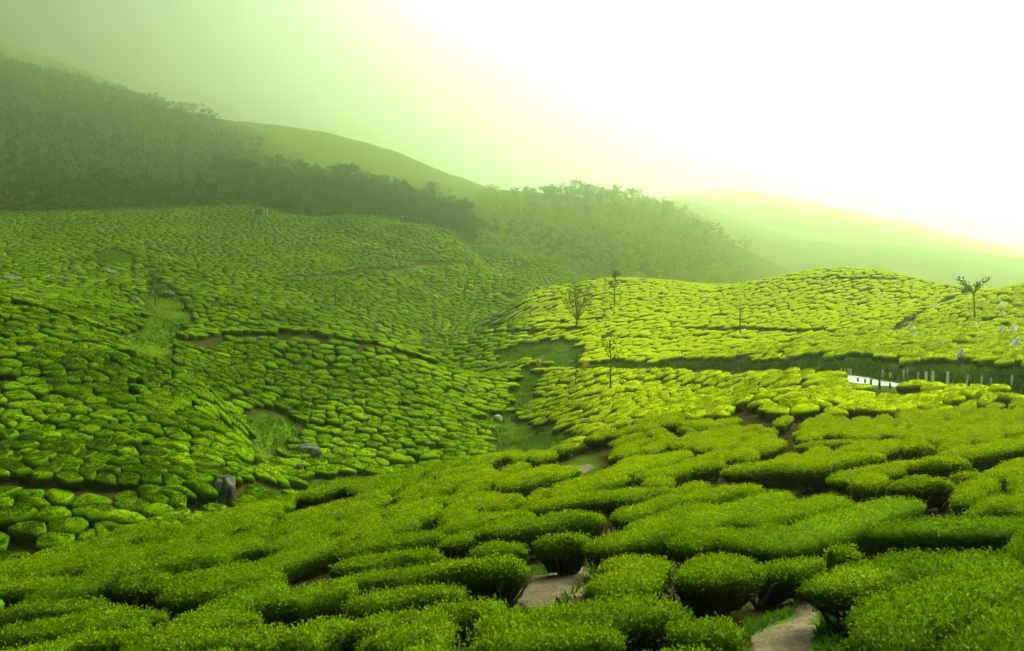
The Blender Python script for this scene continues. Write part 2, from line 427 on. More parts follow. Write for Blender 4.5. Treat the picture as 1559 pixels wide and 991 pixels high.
def to_road(x, y):
    q = np.stack([np.ravel(x), np.ravel(y)], -1)
    sd, zz = np.full(len(q), 1e3), np.zeros(len(q))
    near = (q[:, 1] > 45) & (q[:, 1] < 215) & (q[:, 0] > -30)
    qi = np.where(near)[0]
    for s in range(0, len(qi), 20000):
        ii = qi[s:s + 20000]
        dd = q[ii][:, None] - road[None]
        k = (dd ** 2).sum(-1).argmin(1)
        v = dd[np.arange(len(ii)), k]
        dist = np.hypot(v[:, 0], v[:, 1])
        sd[ii] = np.where((v * rn[k]).sum(-1) > 0, dist, -dist)
        zz[ii] = rz[k]
    return sd.reshape(np.shape(x)), zz.reshape(np.shape(x))
sdG, rzG = to_road(XG, YG)
def sstep(a, b, x):
    t = np.clip((x - a) / (b - a), 0, 1)
    return t * t * (3 - 2 * t)
wflat = 1 - sstep(2.3, 4.2, np.abs(sdG))
bank = (.4 + .75 * sstep(8, 30, XG)) * sstep(2.5, 3.2, sdG) * (1 - sstep(6, 30, sdG))
should = (1 - sstep(2.4, 9.0, -sdG)) * (sdG < 0)
ZG = np.where(sdG < -2.0, np.maximum(ZG, ZG * (1 - should) + (rzG - .12) * should), ZG)
ZG = ZG * (1 - wflat) + rzG * wflat
ZG = np.where((sdG > 2.4) & (sdG < 7), np.maximum(ZG, rzG), ZG)
ZG = ZG + bank
sd_lin = lambda x, y: to_road(np.asarray(x, float), np.asarray(y, float))[0]

LR = np.log(ROWS)
def column(px):
    a = np.clip((px - COLS[0]) / 10.0, 0, len(COLS) - 1.001); j = int(a); f = a - j
    return ZG[:, j] * (1 - f) + ZG[:, j + 1] * f
def hit(px, py, up=0.0, ymin=5.0):
    """the point of the surface (raised by up) first met along a sight line"""
    z = column(px) + up
    t = HY - F * z / ROWS
    ok = np.where((t <= py) & (ROWS >= ymin))[0]
    if len(ok) == 0:
        i = int(np.argmin(np.where(ROWS >= ymin, t, 1e9)))
        Y = ROWS[i]
    else:
        i = ok[0]
        if i and ROWS[i - 1] >= ymin and t[i - 1] > py:
            f = (t[i - 1] - py) / max(t[i - 1] - t[i], 1e-6)
            Y = math.exp(LR[i - 1] + f * (LR[i] - LR[i - 1]))
        else:
            Y = ROWS[i]
    x = (px - CX) / F * Y
    return x, Y, float(zat(x, Y))
def poly(pts, up=0.0, ymin=5.0):
    return np.array([hit(px, py, up, ymin)[:2] for px, py in pts])
def inside(P, pg):
    x, y = P[:, 0], P[:, 1]
    r = np.zeros(len(P), bool)
    j = len(pg) - 1
    for i in range(len(pg)):
        xi, yi, xj, yj = *pg[i], *pg[j]
        c = ((yi > y) != (yj > y)) & (x < (xj - xi) * (y - yi) / (yj - yi + 1e-12) + xi)
        r ^= c; j = i
    return r
def seg_dist(P, a, b):
    d = b - a
    t = np.clip(((P - a) * d).sum(-1) / max((d * d).sum(), 1e-9), 0, 1)
    return np.hypot(*(P - a - t[:, None] * d).T)
def line_dist(P, ln):
    return np.min([seg_dist(P, ln[i], ln[i + 1]) for i in range(len(ln) - 1)], axis=0)
def shoulder(px):
    """distance at which the near slope rolls over out of sight"""
    return np.interp(px, [-420,0,250,390,540,620,700,790,860,930,1020,1100,1250,1350,1450,1559,1980], [33.5,32,37,41,46,48,52,56,59,63,66,79,99,89,78,69,62])
def tea_limit(px):
    return np.interp(px, [-420,0,390,540,640,700,830,900,938,1100,1250,1350,1450,1559,1980], [405,412,436,452,478,512,500,488,298,272,256,242,212,178,160])

# open places, as outlines on the ground
dirt_near = poly([(786,908),(812,880),(850,874),(892,866),(888,890),(850,918),(800,932)])
dirt_corner = poly([(1120,1100),(1138,985),(1165,955),(1205,940),(1222,902),(1254,912),(1252,955),(1240,1000),(1240,1100)])
dirt_far = poly([(856,722),(868,711),(900,708),(893,722)])
clear_polys = [dirt_near, dirt_corner, dirt_far,
    poly([(775,930),(790,880),(800,868),(870,858),(905,825),(915,840),(900,885),(850,930),(790,950)]),
    poly([(1125,1130),(1140,950),(1205,930),(1215,890),(1260,900),(1285,950),(1275,1130)]),
    poly([(850,725),(860,706),(900,692),(912,715),(915,740),(880,735)]),
    poly([(905,752),(915,740),(1050,741),(1200,747),(1370,752),(1370,762),(1200,760),(1050,755)]),
    poly([(1370,768),(1375,748),(1500,742),(1600,735),(1600,765),(1480,768)])]
valley_polys = [
    poly([(375,642),(405,628),(462,640),(452,668),(430,700),(392,702)], 0, 75),
    poly([(440,738),(500,728),(640,722),(700,712),(752,694),(750,662),(715,640),(760,628),(800,640),(882,668),(860,692),(700,725),(640,738),(470,758)], 0, 62),
    poly([(778,612),(796,566),(822,574),(812,622),(793,640)], 0, 75),
    poly([(172,512),(215,500),(222,452),(215,425),(240,415),(262,440),(300,500),(270,525),(235,555),(205,545)], 0, 100),
    poly([(752,543),(795,526),(868,519),(893,542),(882,560),(768,558)], 0, 75),
    poly([(135,388),(170,378),(215,392),(205,404),(150,402)], 0, 150)]
path_lines = [(poly([(0,466),(60,474),(120,496),(205,524)], 0, 75), 1.5),
    (poly([(285,524),(340,516),(420,514),(520,522),(590,536),(640,552),(690,566)], 0, 75), 1.35),
    (poly([(420,429),(500,421),(560,413),(640,405),(685,401),(715,402)], 0, 200), 1.5),
    (poly([(520,385),(575,391),(620,400),(690,401)], 0, 200), 1.0),
    (poly([(-60,752),(0,753),(120,757),(330,755),(480,747)], 0, 60), 1.3),
    (poly([(650,522),(740,512),(880,505)], 0, 165), 1.2), (poly([(740,496),(820,496),(960,487)], 0, 165), 1.1),
    (poly([(1040,504),(1150,506),(1250,510),(1400,516)], 0, 100), .9), (poly([(1300,430),(1360,429),(1410,434),(1455,444)], 0, 100), 1.3),
    (poly([(1370,505),(1400,480),(1440,462),(1480,448)], 0, 90), 1.0), (poly([(1290,430),(1230,428)], 0, 100), .9),
    (poly([(1125,614),(1150,630),(1175,648),(1215,668),(1250,672)], .8), .4),
    (poly([(740,378),(800,378),(870,388)], 0, 455), 1.3), (poly([(780,412),(850,404),(900,402)], 0, 440), 1.2)]

P_all = np.stack([XG.ravel(), YG.ravel()], -1)
gr = np.zeros(len(P_all))
for pg in clear_polys[3:]: gr[inside(P_all, pg)] = .9
for pg in valley_polys: gr[inside(P_all, pg)] = 1
gr = gr.reshape(XG.shape)
gr = np.maximum(gr, (YG > tea_limit(PXG)) * np.where((YG < 950) & ~((PXG > 400) & (YG > 620 + 60 * fbm(XG, YG, 80., 12, 2))), .35, .9))
gr = np.maximum(gr, ((np.abs(sdG) > 1.5) & (np.abs(sdG) < 4.0)) * .85)
for _ in range(2):
    gr[1:-1, 1:-1] = (gr[1:-1, 1:-1] * 2 + gr[:-2, 1:-1] + gr[2:, 1:-1] + gr[1:-1, :-2] + gr[1:-1, 2:]) / 6
nc, nr = len(COLS), len(ROWS)
gi = (np.arange(nr - 1)[:, None] * nc + np.arange(nc - 1)[None]).ravel()
GQ = np.stack([gi, gi + 1, gi + 1 + nc, gi + nc], -1)
link('ground', mesh('ground', np.stack([XG, YG, ZG], -1).reshape(-1, 3), [GQ], M_ground, None, {'grass': gr.ravel()}, True), kind='structure')
# the bank the photographer stands on, behind and beside the first rows
bx, by = np.meshgrid(np.linspace(-90, 90, 91), np.linspace(-60, 7.5, 40))
bz = -2.1 - .035 * np.abs(bx) - np.clip(by, 0, 9) * .19 + .12 * fbm(bx, by, 5.0, 4, 2)
i = (np.arange(39)[:, None] * 91 + np.arange(90)[None]).ravel()
link('roadside_ground', mesh('roadside_ground', np.stack([bx, by, bz], -1).reshape(-1, 3), [np.stack([i, i + 1, i + 92, i + 91], -1)], M_ground, None, {'grass': np.full(bx.size, .8)}, True), kind='structure')

def sheet(name, outline, mat, lift, step=.22, edge=.25):
    """a patch of bare ground lying on the slope, ragged at the rim"""
    lo, hi = outline.min(0) - .3, outline.max(0) + .3
    gx, gy = np.meshgrid(np.arange(lo[0], hi[0], step), np.arange(lo[1], hi[1], step))
    P = np.stack([gx.ravel(), gy.ravel()], -1)
    d = np.min([seg_dist(P, outline[k - 1], outline[k]) for k in range(len(outline))], axis=0) * np.where(inside(P, outline), 1, -1)
    d = d + edge * fbm(P[:, 0], P[:, 1], .8, 5, 3)
    Z = zat(P[:, 0], P[:, 1]) + np.where(d > 0, lift, 0) + np.clip(d, -.3, .0) * .4 + .02 * fbm(P[:, 0], P[:, 1], .5, 8, 2)
    ny, nx = gx.shape
    i = (np.arange(ny - 1)[:, None] * nx + np.arange(nx - 1)[None]).ravel()
    q = np.stack([i, i + 1, i + 1 + nx, i + nx], -1)
    q = q[(d[q] > -.12).all(1)]
    return link(name, mesh(name, np.c_[P, Z], [q], mat, None, None, True), kind='structure')
sheet('dirt_path', dirt_near, M_dirt, .05, .08)
sheet('dirt_path', dirt_corner, M_dirt, .05, .07)
sheet('dirt_path', dirt_far, M_dirt, .06, .12)

# road ribbon with a slab edge
off = np.array([-2.0, -1.97, -.7, .7, 1.97, 2.0]); hz = np.array([-.05, .07, .10, .10, .07, -.05])
RV = np.stack([road[:, None, 0] + rn[:, None, 0] * off, road[:, None, 1] + rn[:, None, 1] * off, rz[:, None] + hz[None] + 0 * off], -1)
i = (np.arange(159)[:, None] * 6 + np.arange(5)[None]).ravel()
link('road', mesh('road', RV.reshape(-1, 3), [np.stack([i, i + 1, i + 7, i + 6], -1)], M_road, None, None, True), kind='structure')

# ------------------------------------------------------------------ tea on the near slope: hedged bushes, one by one
ADIR = R(53)
ad = np.array([math.cos(ADIR), math.sin(ADIR)]); an = np.array([-ad[1], ad[0]])
def z7(l_): return [(520 + a / 2.994, 660 + b / 2.994, 520 + c / 2.994, 660 + d / 2.994, w) for a, b, c, d, w in l_]
def z8(l_): return [(1040 + a / 2.994, 660 + b / 2.994, 1040 + c / 2.994, 660 + d / 2.994, w) for a, b, c, d, w in l_]
def z6(l_): return [(a / 2.994, 660 + b / 2.994, c / 2.994, 660 + d / 2.994, w) for a, b, c, d, w in l_]
HAND = z8([(930,820,1530,640,.62),(930,950,1330,830,.52),(1360,960,1554,850,.6),(700,680,1380,555,.70),(990,435,1600,385,.75),
    (430,510,1000,325,.66),(340,600,600,560,.42),(680,565,760,555,.28),(60,640,200,620,.75),(60,915,125,910,.46),(310,390,680,300,.6),(40,390,440,275,.62),
    (10,480,210,430,.5),(20,290,310,250,.5),(240,175,600,130,.6),(540,175,860,100,.62),(730,195,1050,125,.6),(1090,160,1240,150,.5),(1010,232,1180,222,.42),(1270,205,1330,200,.32),
    (1230,95,1600,30,.75),(1430,175,1600,120,.6),(1050,80,1130,78,.3),(560,50,880,25,.6),(20,150,150,130,.5)]) + \
    z7([(650,920,1440,795,.60),(1215,690,1554,620,.52),(720,980,1150,915,.5),(210,975,480,945,.5),(40,910,420,860,.5),(460,790,660,770,.45),(110,755,500,685,.48),(530,655,770,620,.5),
    (30,670,560,580,.48),(20,600,400,545,.42),(640,545,800,520,.4),(690,460,1150,385,.58),(930,500,1080,485,.36),(1260,605,1440,570,.46),(1180,500,1554,425,.52),(1270,370,1554,300,.5),
    (870,320,1380,240,.55),(1300,290,1510,262,.4),(30,520,420,445,.46),(470,425,830,355,.46),(480,470,830,400,.42),(740,245,970,200,.5),(860,165,970,140,.45),(1190,175,1554,90,.8),(1380,195,1554,165,.5)]) + \
    z6([(10,715,270,665,.55),(300,610,680,505,.5),(450,470,880,400,.5),(900,390,1300,325,.5),(180,765,640,610,.5),(620,645,990,565,.5),(720,690,1140,605,.5),(30,835,420,765,.5),
    (180,875,690,795,.5),(570,695,730,650,.42),(760,765,1230,650,.52),(30,935,590,850,.52),(660,985,1260,900,.52),(1390,960,1554,895,.5),(420,960,820,905,.42),(1210,790,1554,700,.5),(1010,840,1200,800,.45)])
caps = []
for x0, y0, x1, y1, w in HAND:
    a, b = hit(x0, y0, .80, 9.6)[:2], hit(x1, y1, .80, 9.6)[:2]
    caps.append((a[0], a[1], b[0], b[1], w * rng.uniform(.95, 1.08) * (.76 if x0 < 1000 else .88)))
n_hand = len(caps)
hc = np.array(caps)
def blocked(P, m_dirt=.35):
    bad = np.zeros(len(P), bool)
    for pg in clear_polys: bad |= inside(P, pg)
    for ln, w in path_lines: bad |= line_dist(P, ln) < w
    return bad
SA, SB = 3.3, .80
def row_lattice(phi, side):
    """staggered hedgerow centres running along phi; side -1 / +1 keeps the left / right of the slope"""
    ad_ = np.array([math.cos(phi), math.sin(phi)]); an_ = np.array([-ad_[1], ad_[0]])
    gu, gv = np.meshgrid(np.arange(-60, 90), np.arange(-90, 90))
    ua = (gu + .5 * (gv % 2) + rng.uniform(-.32, .32, gu.shape)) * SA
    vb = (gv + rng.uniform(-.2, .2, gu.shape)) * SB + .5 * np.sin(ua * .23 + gv * .4)
    q = (ua[..., None] * ad_ + vb[..., None] * an_).reshape(-1, 2)
    q = q[(q[:, 0] - (q[:, 1] - 20) * .12) * side > 0]
    return q, np.full(len(q), phi)
c1, a1 = row_lattice(R(64), -1); c2, a2 = row_lattice(R(53), 1)
cxy = np.vstack([c1, c2]); ang = np.r_[a1, a2]
jl = rng.uniform(.6, 2.0, len(cxy))
pxa = CX + F * cxy[:, 0] / np.maximum(cxy[:, 1], .1)
ok = (cxy[:, 1] > 9.5) & (cxy[:, 1] < np.minimum(shoulder(pxa) + 3, 61)) & (pxa > -150) & (pxa < 1720)
cxy, jl, ang = cxy[ok], jl[ok], ang[ok]
ok = ~blocked(cxy) & (np.abs(sd_lin(cxy[:, 0], cxy[:, 1])) > 3.0)
cxy, jl, ang = cxy[ok], jl[ok], ang[ok]
ang = ang + rng.normal(0, .08, len(cxy))
ax = np.stack([np.cos(ang), np.sin(ang)], -1)
p0, p1 = cxy - ax * jl[:, None], cxy + ax * jl[:, None]
dmin = np.min([np.min([seg_dist(q, h[:2], h[2:4]) - h[4] for h in hc], axis=0) for q in (p0, cxy, p1)], axis=0)
ok = dmin > .40
for q in (p0, cxy, p1):
    ok &= ~blocked(q)
    for pg in clear_polys: ok &= np.min([seg_dist(q, pg[k - 1], pg[k]) for k in range(len(pg))], axis=0) > .42
caps += [(a[0], a[1], b[0], b[1], rng.uniform(.31, .40)) for a, b in zip(p0[ok], p1[ok])]
caps = np.array(caps)
NB = len(caps)
KD = 44
c0 = (caps[:, :2] + caps[:, 2:4]) / 2
dv = caps[:, 2:4] - caps[:, :2]
hl = np.hypot(*dv.T) / 2
dv = np.where(hl[:, None] > .05, nrm(dv), ad[None]); nv = np.stack([-dv[:, 1], dv[:, 0]], -1)
th = np.arange(KD) * 2 * math.pi / KD
ell = (np.cos(th)[None, :, None] * (hl + caps[:, 4])[:, None, None] * dv[:, None] + np.sin(th)[None, :, None] * caps[:, 4][:, None, None] * nv[:, None])
U = nrm(ell)
SF = np.linspace(0.03, 1.02, 36)
def cap_d(P, cp_):      # P (n,k,s,2) to capsules (n,...)
    a, b = cp_[:, :2], cp_[:, 2:4]
    d = b - a
    q = P - a[:, None, None]
    t = np.clip((q * d[:, None, None]).sum(-1) / np.maximum((d * d).sum(-1), 1e-6)[:, None, None], 0, 1)
    return np.hypot(*np.moveaxis(q - t[..., None] * d[:, None, None], -1, 0))
smax = (hl + caps[:, 4])
PT = c0[:, None, None] + U[:, :, None] * (SF[None, None, :, None] * smax[:, None, None, None])
own = cap_d(PT, caps)
bad = own > caps[:, 4][:, None, None]
ndist = np.hypot(*(c0[:, None] - c0[None]).transpose(2, 0, 1))
np.fill_diagonal(ndist, 1e9)
order = np.argsort(ndist, axis=1)[:, :16]
GAP = np.where(np.arange(NB) < n_hand, rng.uniform(.12, .24, NB), rng.uniform(.05, .16, NB))
for k in range(16):
    j = order[:, k]
    od = cap_d(PT, caps[j])
    prio = (own - caps[:, 4][:, None, None]) > (od - caps[j][:, 4][:, None, None]) - GAP[:, None, None]
    bad |= prio
first = np.where(bad.any(-1), bad.argmax(-1), len(SF) - 1)
rad = SF[np.maximum(first - 1, 0)] * smax[:, None]
for _ in range(2):
    rad = np.minimum(rad, .5 * rad + .25 * np.roll(rad, 1, 1) + .25 * np.roll(rad, -1, 1)) * .5 + .5 * (.5 * rad + .25 * np.roll(rad, 1, 1) + .25 * np.roll(rad, -1, 1))
area = .5 * (rad * np.roll(rad, -1, 1) * np.abs(U[:, :, 0] * np.roll(U[:, :, 1], -1, 1) - U[:, :, 1] * np.roll(U[:, :, 0], -1, 1))).sum(1)
keep = area > .22
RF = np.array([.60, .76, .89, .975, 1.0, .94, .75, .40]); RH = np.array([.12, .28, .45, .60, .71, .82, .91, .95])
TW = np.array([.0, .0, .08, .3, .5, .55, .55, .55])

def field_light(x, y):
    """tint shift of a bush by its place: right fields lighter, left darker, patchy"""
    return -.14 * sstep(0, 50, -np.asarray(x, float)) + .22 * sstep(-14, 14, x) * sstep(8, 45, y) * (y < 280) + .36 * sstep(22, 46, y) * sstep(-6, 12, x) * (y < 280) + .10 * fbm(np.asarray(x, float), np.asarray(y, float), 9.0, 21, 2)  # light across the slope painted into the leaf colour

FLUSHED = np.array(hit(1300, 892, .8, 9.6)[:2])
def make_bush(b, local):
    """canopy surface + leaves; returns mesh pieces in world or local coordinates"""
    c = c0[b]; Y = c[1]
    hs = hts[b]
    xy = c[None, None] + U[b][None] * (rad[b][None, :, None] * RF[:, None, None])
    g = zat(xy[..., 0], xy[..., 1])
    g = .6 * g + .4 * float(zat(c[0], c[1]))
    z = g + RH[:, None] * hs
    P = np.concatenate([xy, z[..., None]], -1).reshape(-1, 3)
    o = np.array([c[0], c[1], float(zat(c[0], c[1]))])
    d = nrm(P - (o + [0, 0, .45 * hs]))
    P = P + d * (.065 * vnoise(P * 3.6, 5) + .08 * vnoise(P * 1.5, 6))[:, None]
    P[:, 2] += .05 * vnoise(P * 1.1, 8) * np.repeat(RH, KD)
    top = np.array([[c[0], c[1], float(zat(c[0], c[1])) + .96 * hs]]); bot = np.array([[c[0], c[1], o[2] + .12]])
    V = np.vstack([P, top, bot])
    nR = len(RF)
    i = np.arange(nR - 1)[:, None] * KD + np.arange(KD)[None]
    j = np.arange(nR - 1)[:, None] * KD + (np.arange(KD)[None] + 1) % KD
    Q = np.stack([i, j, j + KD, i + KD], -1).reshape(-1, 4)
    k = np.arange(KD); k2 = (k + 1) % KD
    T = np.vstack([np.stack([(nR - 1) * KD + k, (nR - 1) * KD + k2, np.full(KD, nR * KD)], -1), np.stack([k2, k, np.full(KD, nR * KD + 1)], -1)])
    fl = float(field_light(c[0], c[1]))
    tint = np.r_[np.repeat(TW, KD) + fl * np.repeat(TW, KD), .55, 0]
    # leaves
    TR = np.vstack([Q[:, [0, 1, 2]], Q[:, [0, 2, 3]], T[:KD]])
    a, bb, cc = V[TR[:, 0]], V[TR[:, 1]], V[TR[:, 2]]
    nn = np.cross(bb - a, cc - a); ar = np.linalg.norm(nn, axis=1) / 2; nn = nrm(nn)
    hh = (TR[:, 0] // KD).clip(0, nR - 1)
    wgt = ar * np.array([.10, .20, .40, .75, 1.2, 1.3, 1.3, 1.3])[hh]
    fac = np.clip((V[TR[:, 0], 1] * 0 + 1), 0, 1)
    ll = max(.062, Y * .0023)
    lw = ll * .25
    cnt = int(min(wgt.sum() / (ll * lw) * 1.1, 6500 if -60 < CX + F * c[0] / Y < 1620 else 700))
    pick = rng.choice(len(TR), cnt, p=wgt / wgt.sum())
    r1, r2 = rng.random((2, cnt)); sq = np.sqrt(r1)
    pt = a[pick] * (1 - sq)[:, None] + bb[pick] * (sq * (1 - r2))[:, None] + cc[pick] * (sq * r2)[:, None]
    n3 = nn[pick]
    far = float(sstep(12, 36, Y))                          # at a distance the outer, flat-lying leaves are what shows
    D = nrm(n3 * (.5 - .3 * far) + rand_unit(cnt) * (.75 - .2 * far) + np.array([0, 0, .3 - .2 * far]))
    Wd = nrm(np.cross(D, n3 * (.6 + .6 * far) + rand_unit(cnt) * (1 - .5 * far)))
    base = pt - D * ll * .35 + n3 * (rng.uniform(-.05, .04, cnt) + .07 * (rng.random(cnt) < .18))[:, None]
    l_ = ll * rng.uniform(.7, 1.25, cnt)
    lw_ = lw * rng.uniform(.8, 1.2, cnt)
    if Y < 23: LV, LQ = cards(base, D, Wd, l_, lw_); nv_ = 4
    else:                                                  # too far to show more than a pointed leaf
        m_ = base + D * l_[:, None] * .35
        LV = np.stack([m_ - Wd * lw_[:, None] * 1.35, base + D * l_[:, None] * 1.1, m_ + Wd * lw_[:, None] * 1.35], 1).reshape(-1, 3)
        LQ = np.arange(cnt * 3).reshape(-1, 3); nv_ = 3
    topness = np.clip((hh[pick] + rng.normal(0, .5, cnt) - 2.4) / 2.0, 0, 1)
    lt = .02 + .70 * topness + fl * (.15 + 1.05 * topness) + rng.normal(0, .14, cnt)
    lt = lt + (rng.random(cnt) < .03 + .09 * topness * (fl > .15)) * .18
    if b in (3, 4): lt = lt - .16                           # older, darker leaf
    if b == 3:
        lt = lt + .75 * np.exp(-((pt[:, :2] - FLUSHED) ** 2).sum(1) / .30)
    n0 = len(V)
    V = np.vstack([V, LV]); tint = np.r_[tint, np.repeat(lt, nv_)]
    if local: V = V - o
    return V, [Q, T, LQ + n0], tint, o

hts = np.clip(rng.normal(1.0, .08, NB), .78, 1.2) * np.where(np.arange(NB) < n_hand, .95, .85)

# trunk stubs shared by the bushes
def stems_mesh(seed, n):
    r = random.Random(seed); A = Acc()
    A.tube([(0, 0, -.15), (.01, 0, .02), (0, .02, .12)], [.075, .07, .05], 6)
    for k in range(n):
        a = 2 * math.pi * k / n + r.uniform(-.4, .4)
        p = [np.array([.02 * math.cos(a), .02 * math.sin(a), -.02])]
        for q in range(4):
            s = r.uniform(.07, .13)
            p.append(p[-1] + np.array([math.cos(a) * s + r.uniform(-.04, .04), math.sin(a) * s + r.uniform(-.04, .04), r.uniform(.12, .19)]))
        A.tube(p, [.036, .03, .026, .02, .012], 5)
    return A.build('trunk', M_twig, True)
STEMS = [stems_mesh(s, n) for s, n in ((1, 6), (2, 7), (3, 8), (4, 7))]

vis = (area * hts) ** .5 / c0[:, 1]
pxb = CX + F * c0[:, 0] / c0[:, 1]
pyb = HY - F * (zat(c0[:, 0], c0[:, 1]) + .8) / c0[:, 1]
inview = (pxb > -40) & (pxb < 1600) & (pyb < 1040)
cand = np.where(keep & inview)[0]
single = cand[np.argsort(-vis[cand])][:300]
sset = set(single.tolist())

def near_poly(c, pg): return min(seg_dist(c[None], pg[k - 1], pg[k])[0] for k in range(len(pg))) < 1.0
def bush_words(b):
    x, y = pxb[b], pyb[b]
    L_ = 2 * (hl[b] + caps[b, 4]); ratio = L_ / (2 * caps[b, 4])
    form = 'long' if ratio > 2.6 else 'rounded' if ratio < 1.7 else 'oval'
    if near_poly(c0[b], dirt_near): return form, 'edging the bare earth patch', 'tea bushes round the bare earth patch'
    if near_poly(c0[b], dirt_corner): return form, 'beside the corner earth path', 'tea bushes beside the corner path'
    if near_poly(c0[b], dirt_far): return form, 'by the small pale clearing', 'tea bushes by the small clearing'
    if x > 1040 and y > 850: return form, 'in the bottom right corner', 'tea bushes in the bottom right corner'
    if x > 1040 and y > 735: return form, 'in tall rows below the grassy gap', 'tea bushes below the grassy gap'
    if x > 880 and y > 640: return form, 'in the yellow-green field', 'tea bushes in the yellow-green field'
    if x > 880: return form, 'close below the road', 'tea bushes close below the road'
    if y > 900 and x < 520: return form, 'in the front left rows', 'tea bushes in the front rows at left'
    if y > 850 and x >= 520: return form, 'at the bottom middle', 'tea bushes at the bottom middle'
    if x < 420: return form, 'in the left foreground', 'tea bushes in the left foreground rows'
    if y > 745: return form, 'in the middle foreground', 'tea bushes in the middle foreground rows'
    return form, 'on the near crest', 'tea bushes along the near crest'
SPECIAL = {0: 'bright leafy tea hedge slanting up to the right edge above the corner bush',
           1: 'bright leafy tea bush at the bottom edge, right of the corner earth path',
           2: 'bright leafy tea bush filling the very bottom right corner',
           3: 'long dark tea hedge above the corner earth path, bare stems showing',
           4: 'broad dark tea hedge at the right edge just below the grassy gap',
           5: 'long pale-topped tea hedge rising to a rounded end below the grassy gap',
           9: 'small low tea bush at the bottom edge left of the corner earth path',
           17: 'round-topped tea bush standing free at the left end of the grassy gap',
           19: 'smallest tea bush at the edge of the grassy gap',
           25: 'long tea hedge directly in front of the bare earth patch',
           26: 'tea hedge closing the right end of the bare earth patch'}
restV, restF, restT, rn0, bush_labels = [], [], [], 0, {}
for b in np.where(keep)[0]:
    loc_ = b in sset
    V, Fs, t, o = make_bush(b, loc_)
    if loc_:
        form, place, grp = bush_words(b)
        if b in SPECIAL: root = thing('tea_bush', SPECIAL[b], 'tea bush', o)
        else: root = thing('tea_bush', f'{form} tea bush {place}, {words(pxb[b] / 15.59)} percent across, {words(pyb[b] / 9.91)} down', 'tea bush', o, 0, grp)
        bush_labels.setdefault(root['label'], []).append((o[1], root))
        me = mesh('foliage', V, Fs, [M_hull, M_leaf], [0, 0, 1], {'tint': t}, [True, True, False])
        link('foliage', me, root, kind='stuff')
        long_ = hl[b] * 1.2
        ns = 1 if long_ < .45 else 2 if long_ < 1.1 else 3
        for k in range(ns):
            s = 0 if ns == 1 else -long_ + 2 * long_ * k / (ns - 1)
            q = c0[b] + dv[b] * s * .8
            tr = link('trunk', STEMS[(b + k) % 4], root)
            tr.location = (q[0] - o[0], q[1] - o[1], float(zat(*q)) - o[2])
            tr.rotation_euler = (0, 0, (b * 1.7 + k * 2.1) % 6.28)
    else:
        restV.append(V); restT.append(t)
        restF.append([f + rn0 for f in Fs]); rn0 += len(V)
for lab, row in bush_labels.items():
    if len(row) > 1:
        row.sort(key=lambda t_: t_[0])
        for k, (_, root) in enumerate(row):
            root['label'] = ('nearest ' if k == 0 and len(row) > 2 else 'nearer ' if k == 0 else 'farther ' if k == len(row) - 1 and len(row) == 2 else 'farthest ' if k == len(row) - 1 else 'middle ') + lab
if restV:
    link('tea_hedges', mesh('tea_hedges', np.vstack(restV), [np.vstack([f[0] for f in restF]), np.vstack([f[1] for f in restF])] + [np.vstack([f[2] for f in restF if f[2].shape[1] == w_] or [np.zeros((0, w_), int)]) for w_ in (3, 4)], [M_hull, M_leaf], [0, 0, 1, 1], {'tint': np.concatenate(restT)}, [True, True, False, False]), kind='stuff')

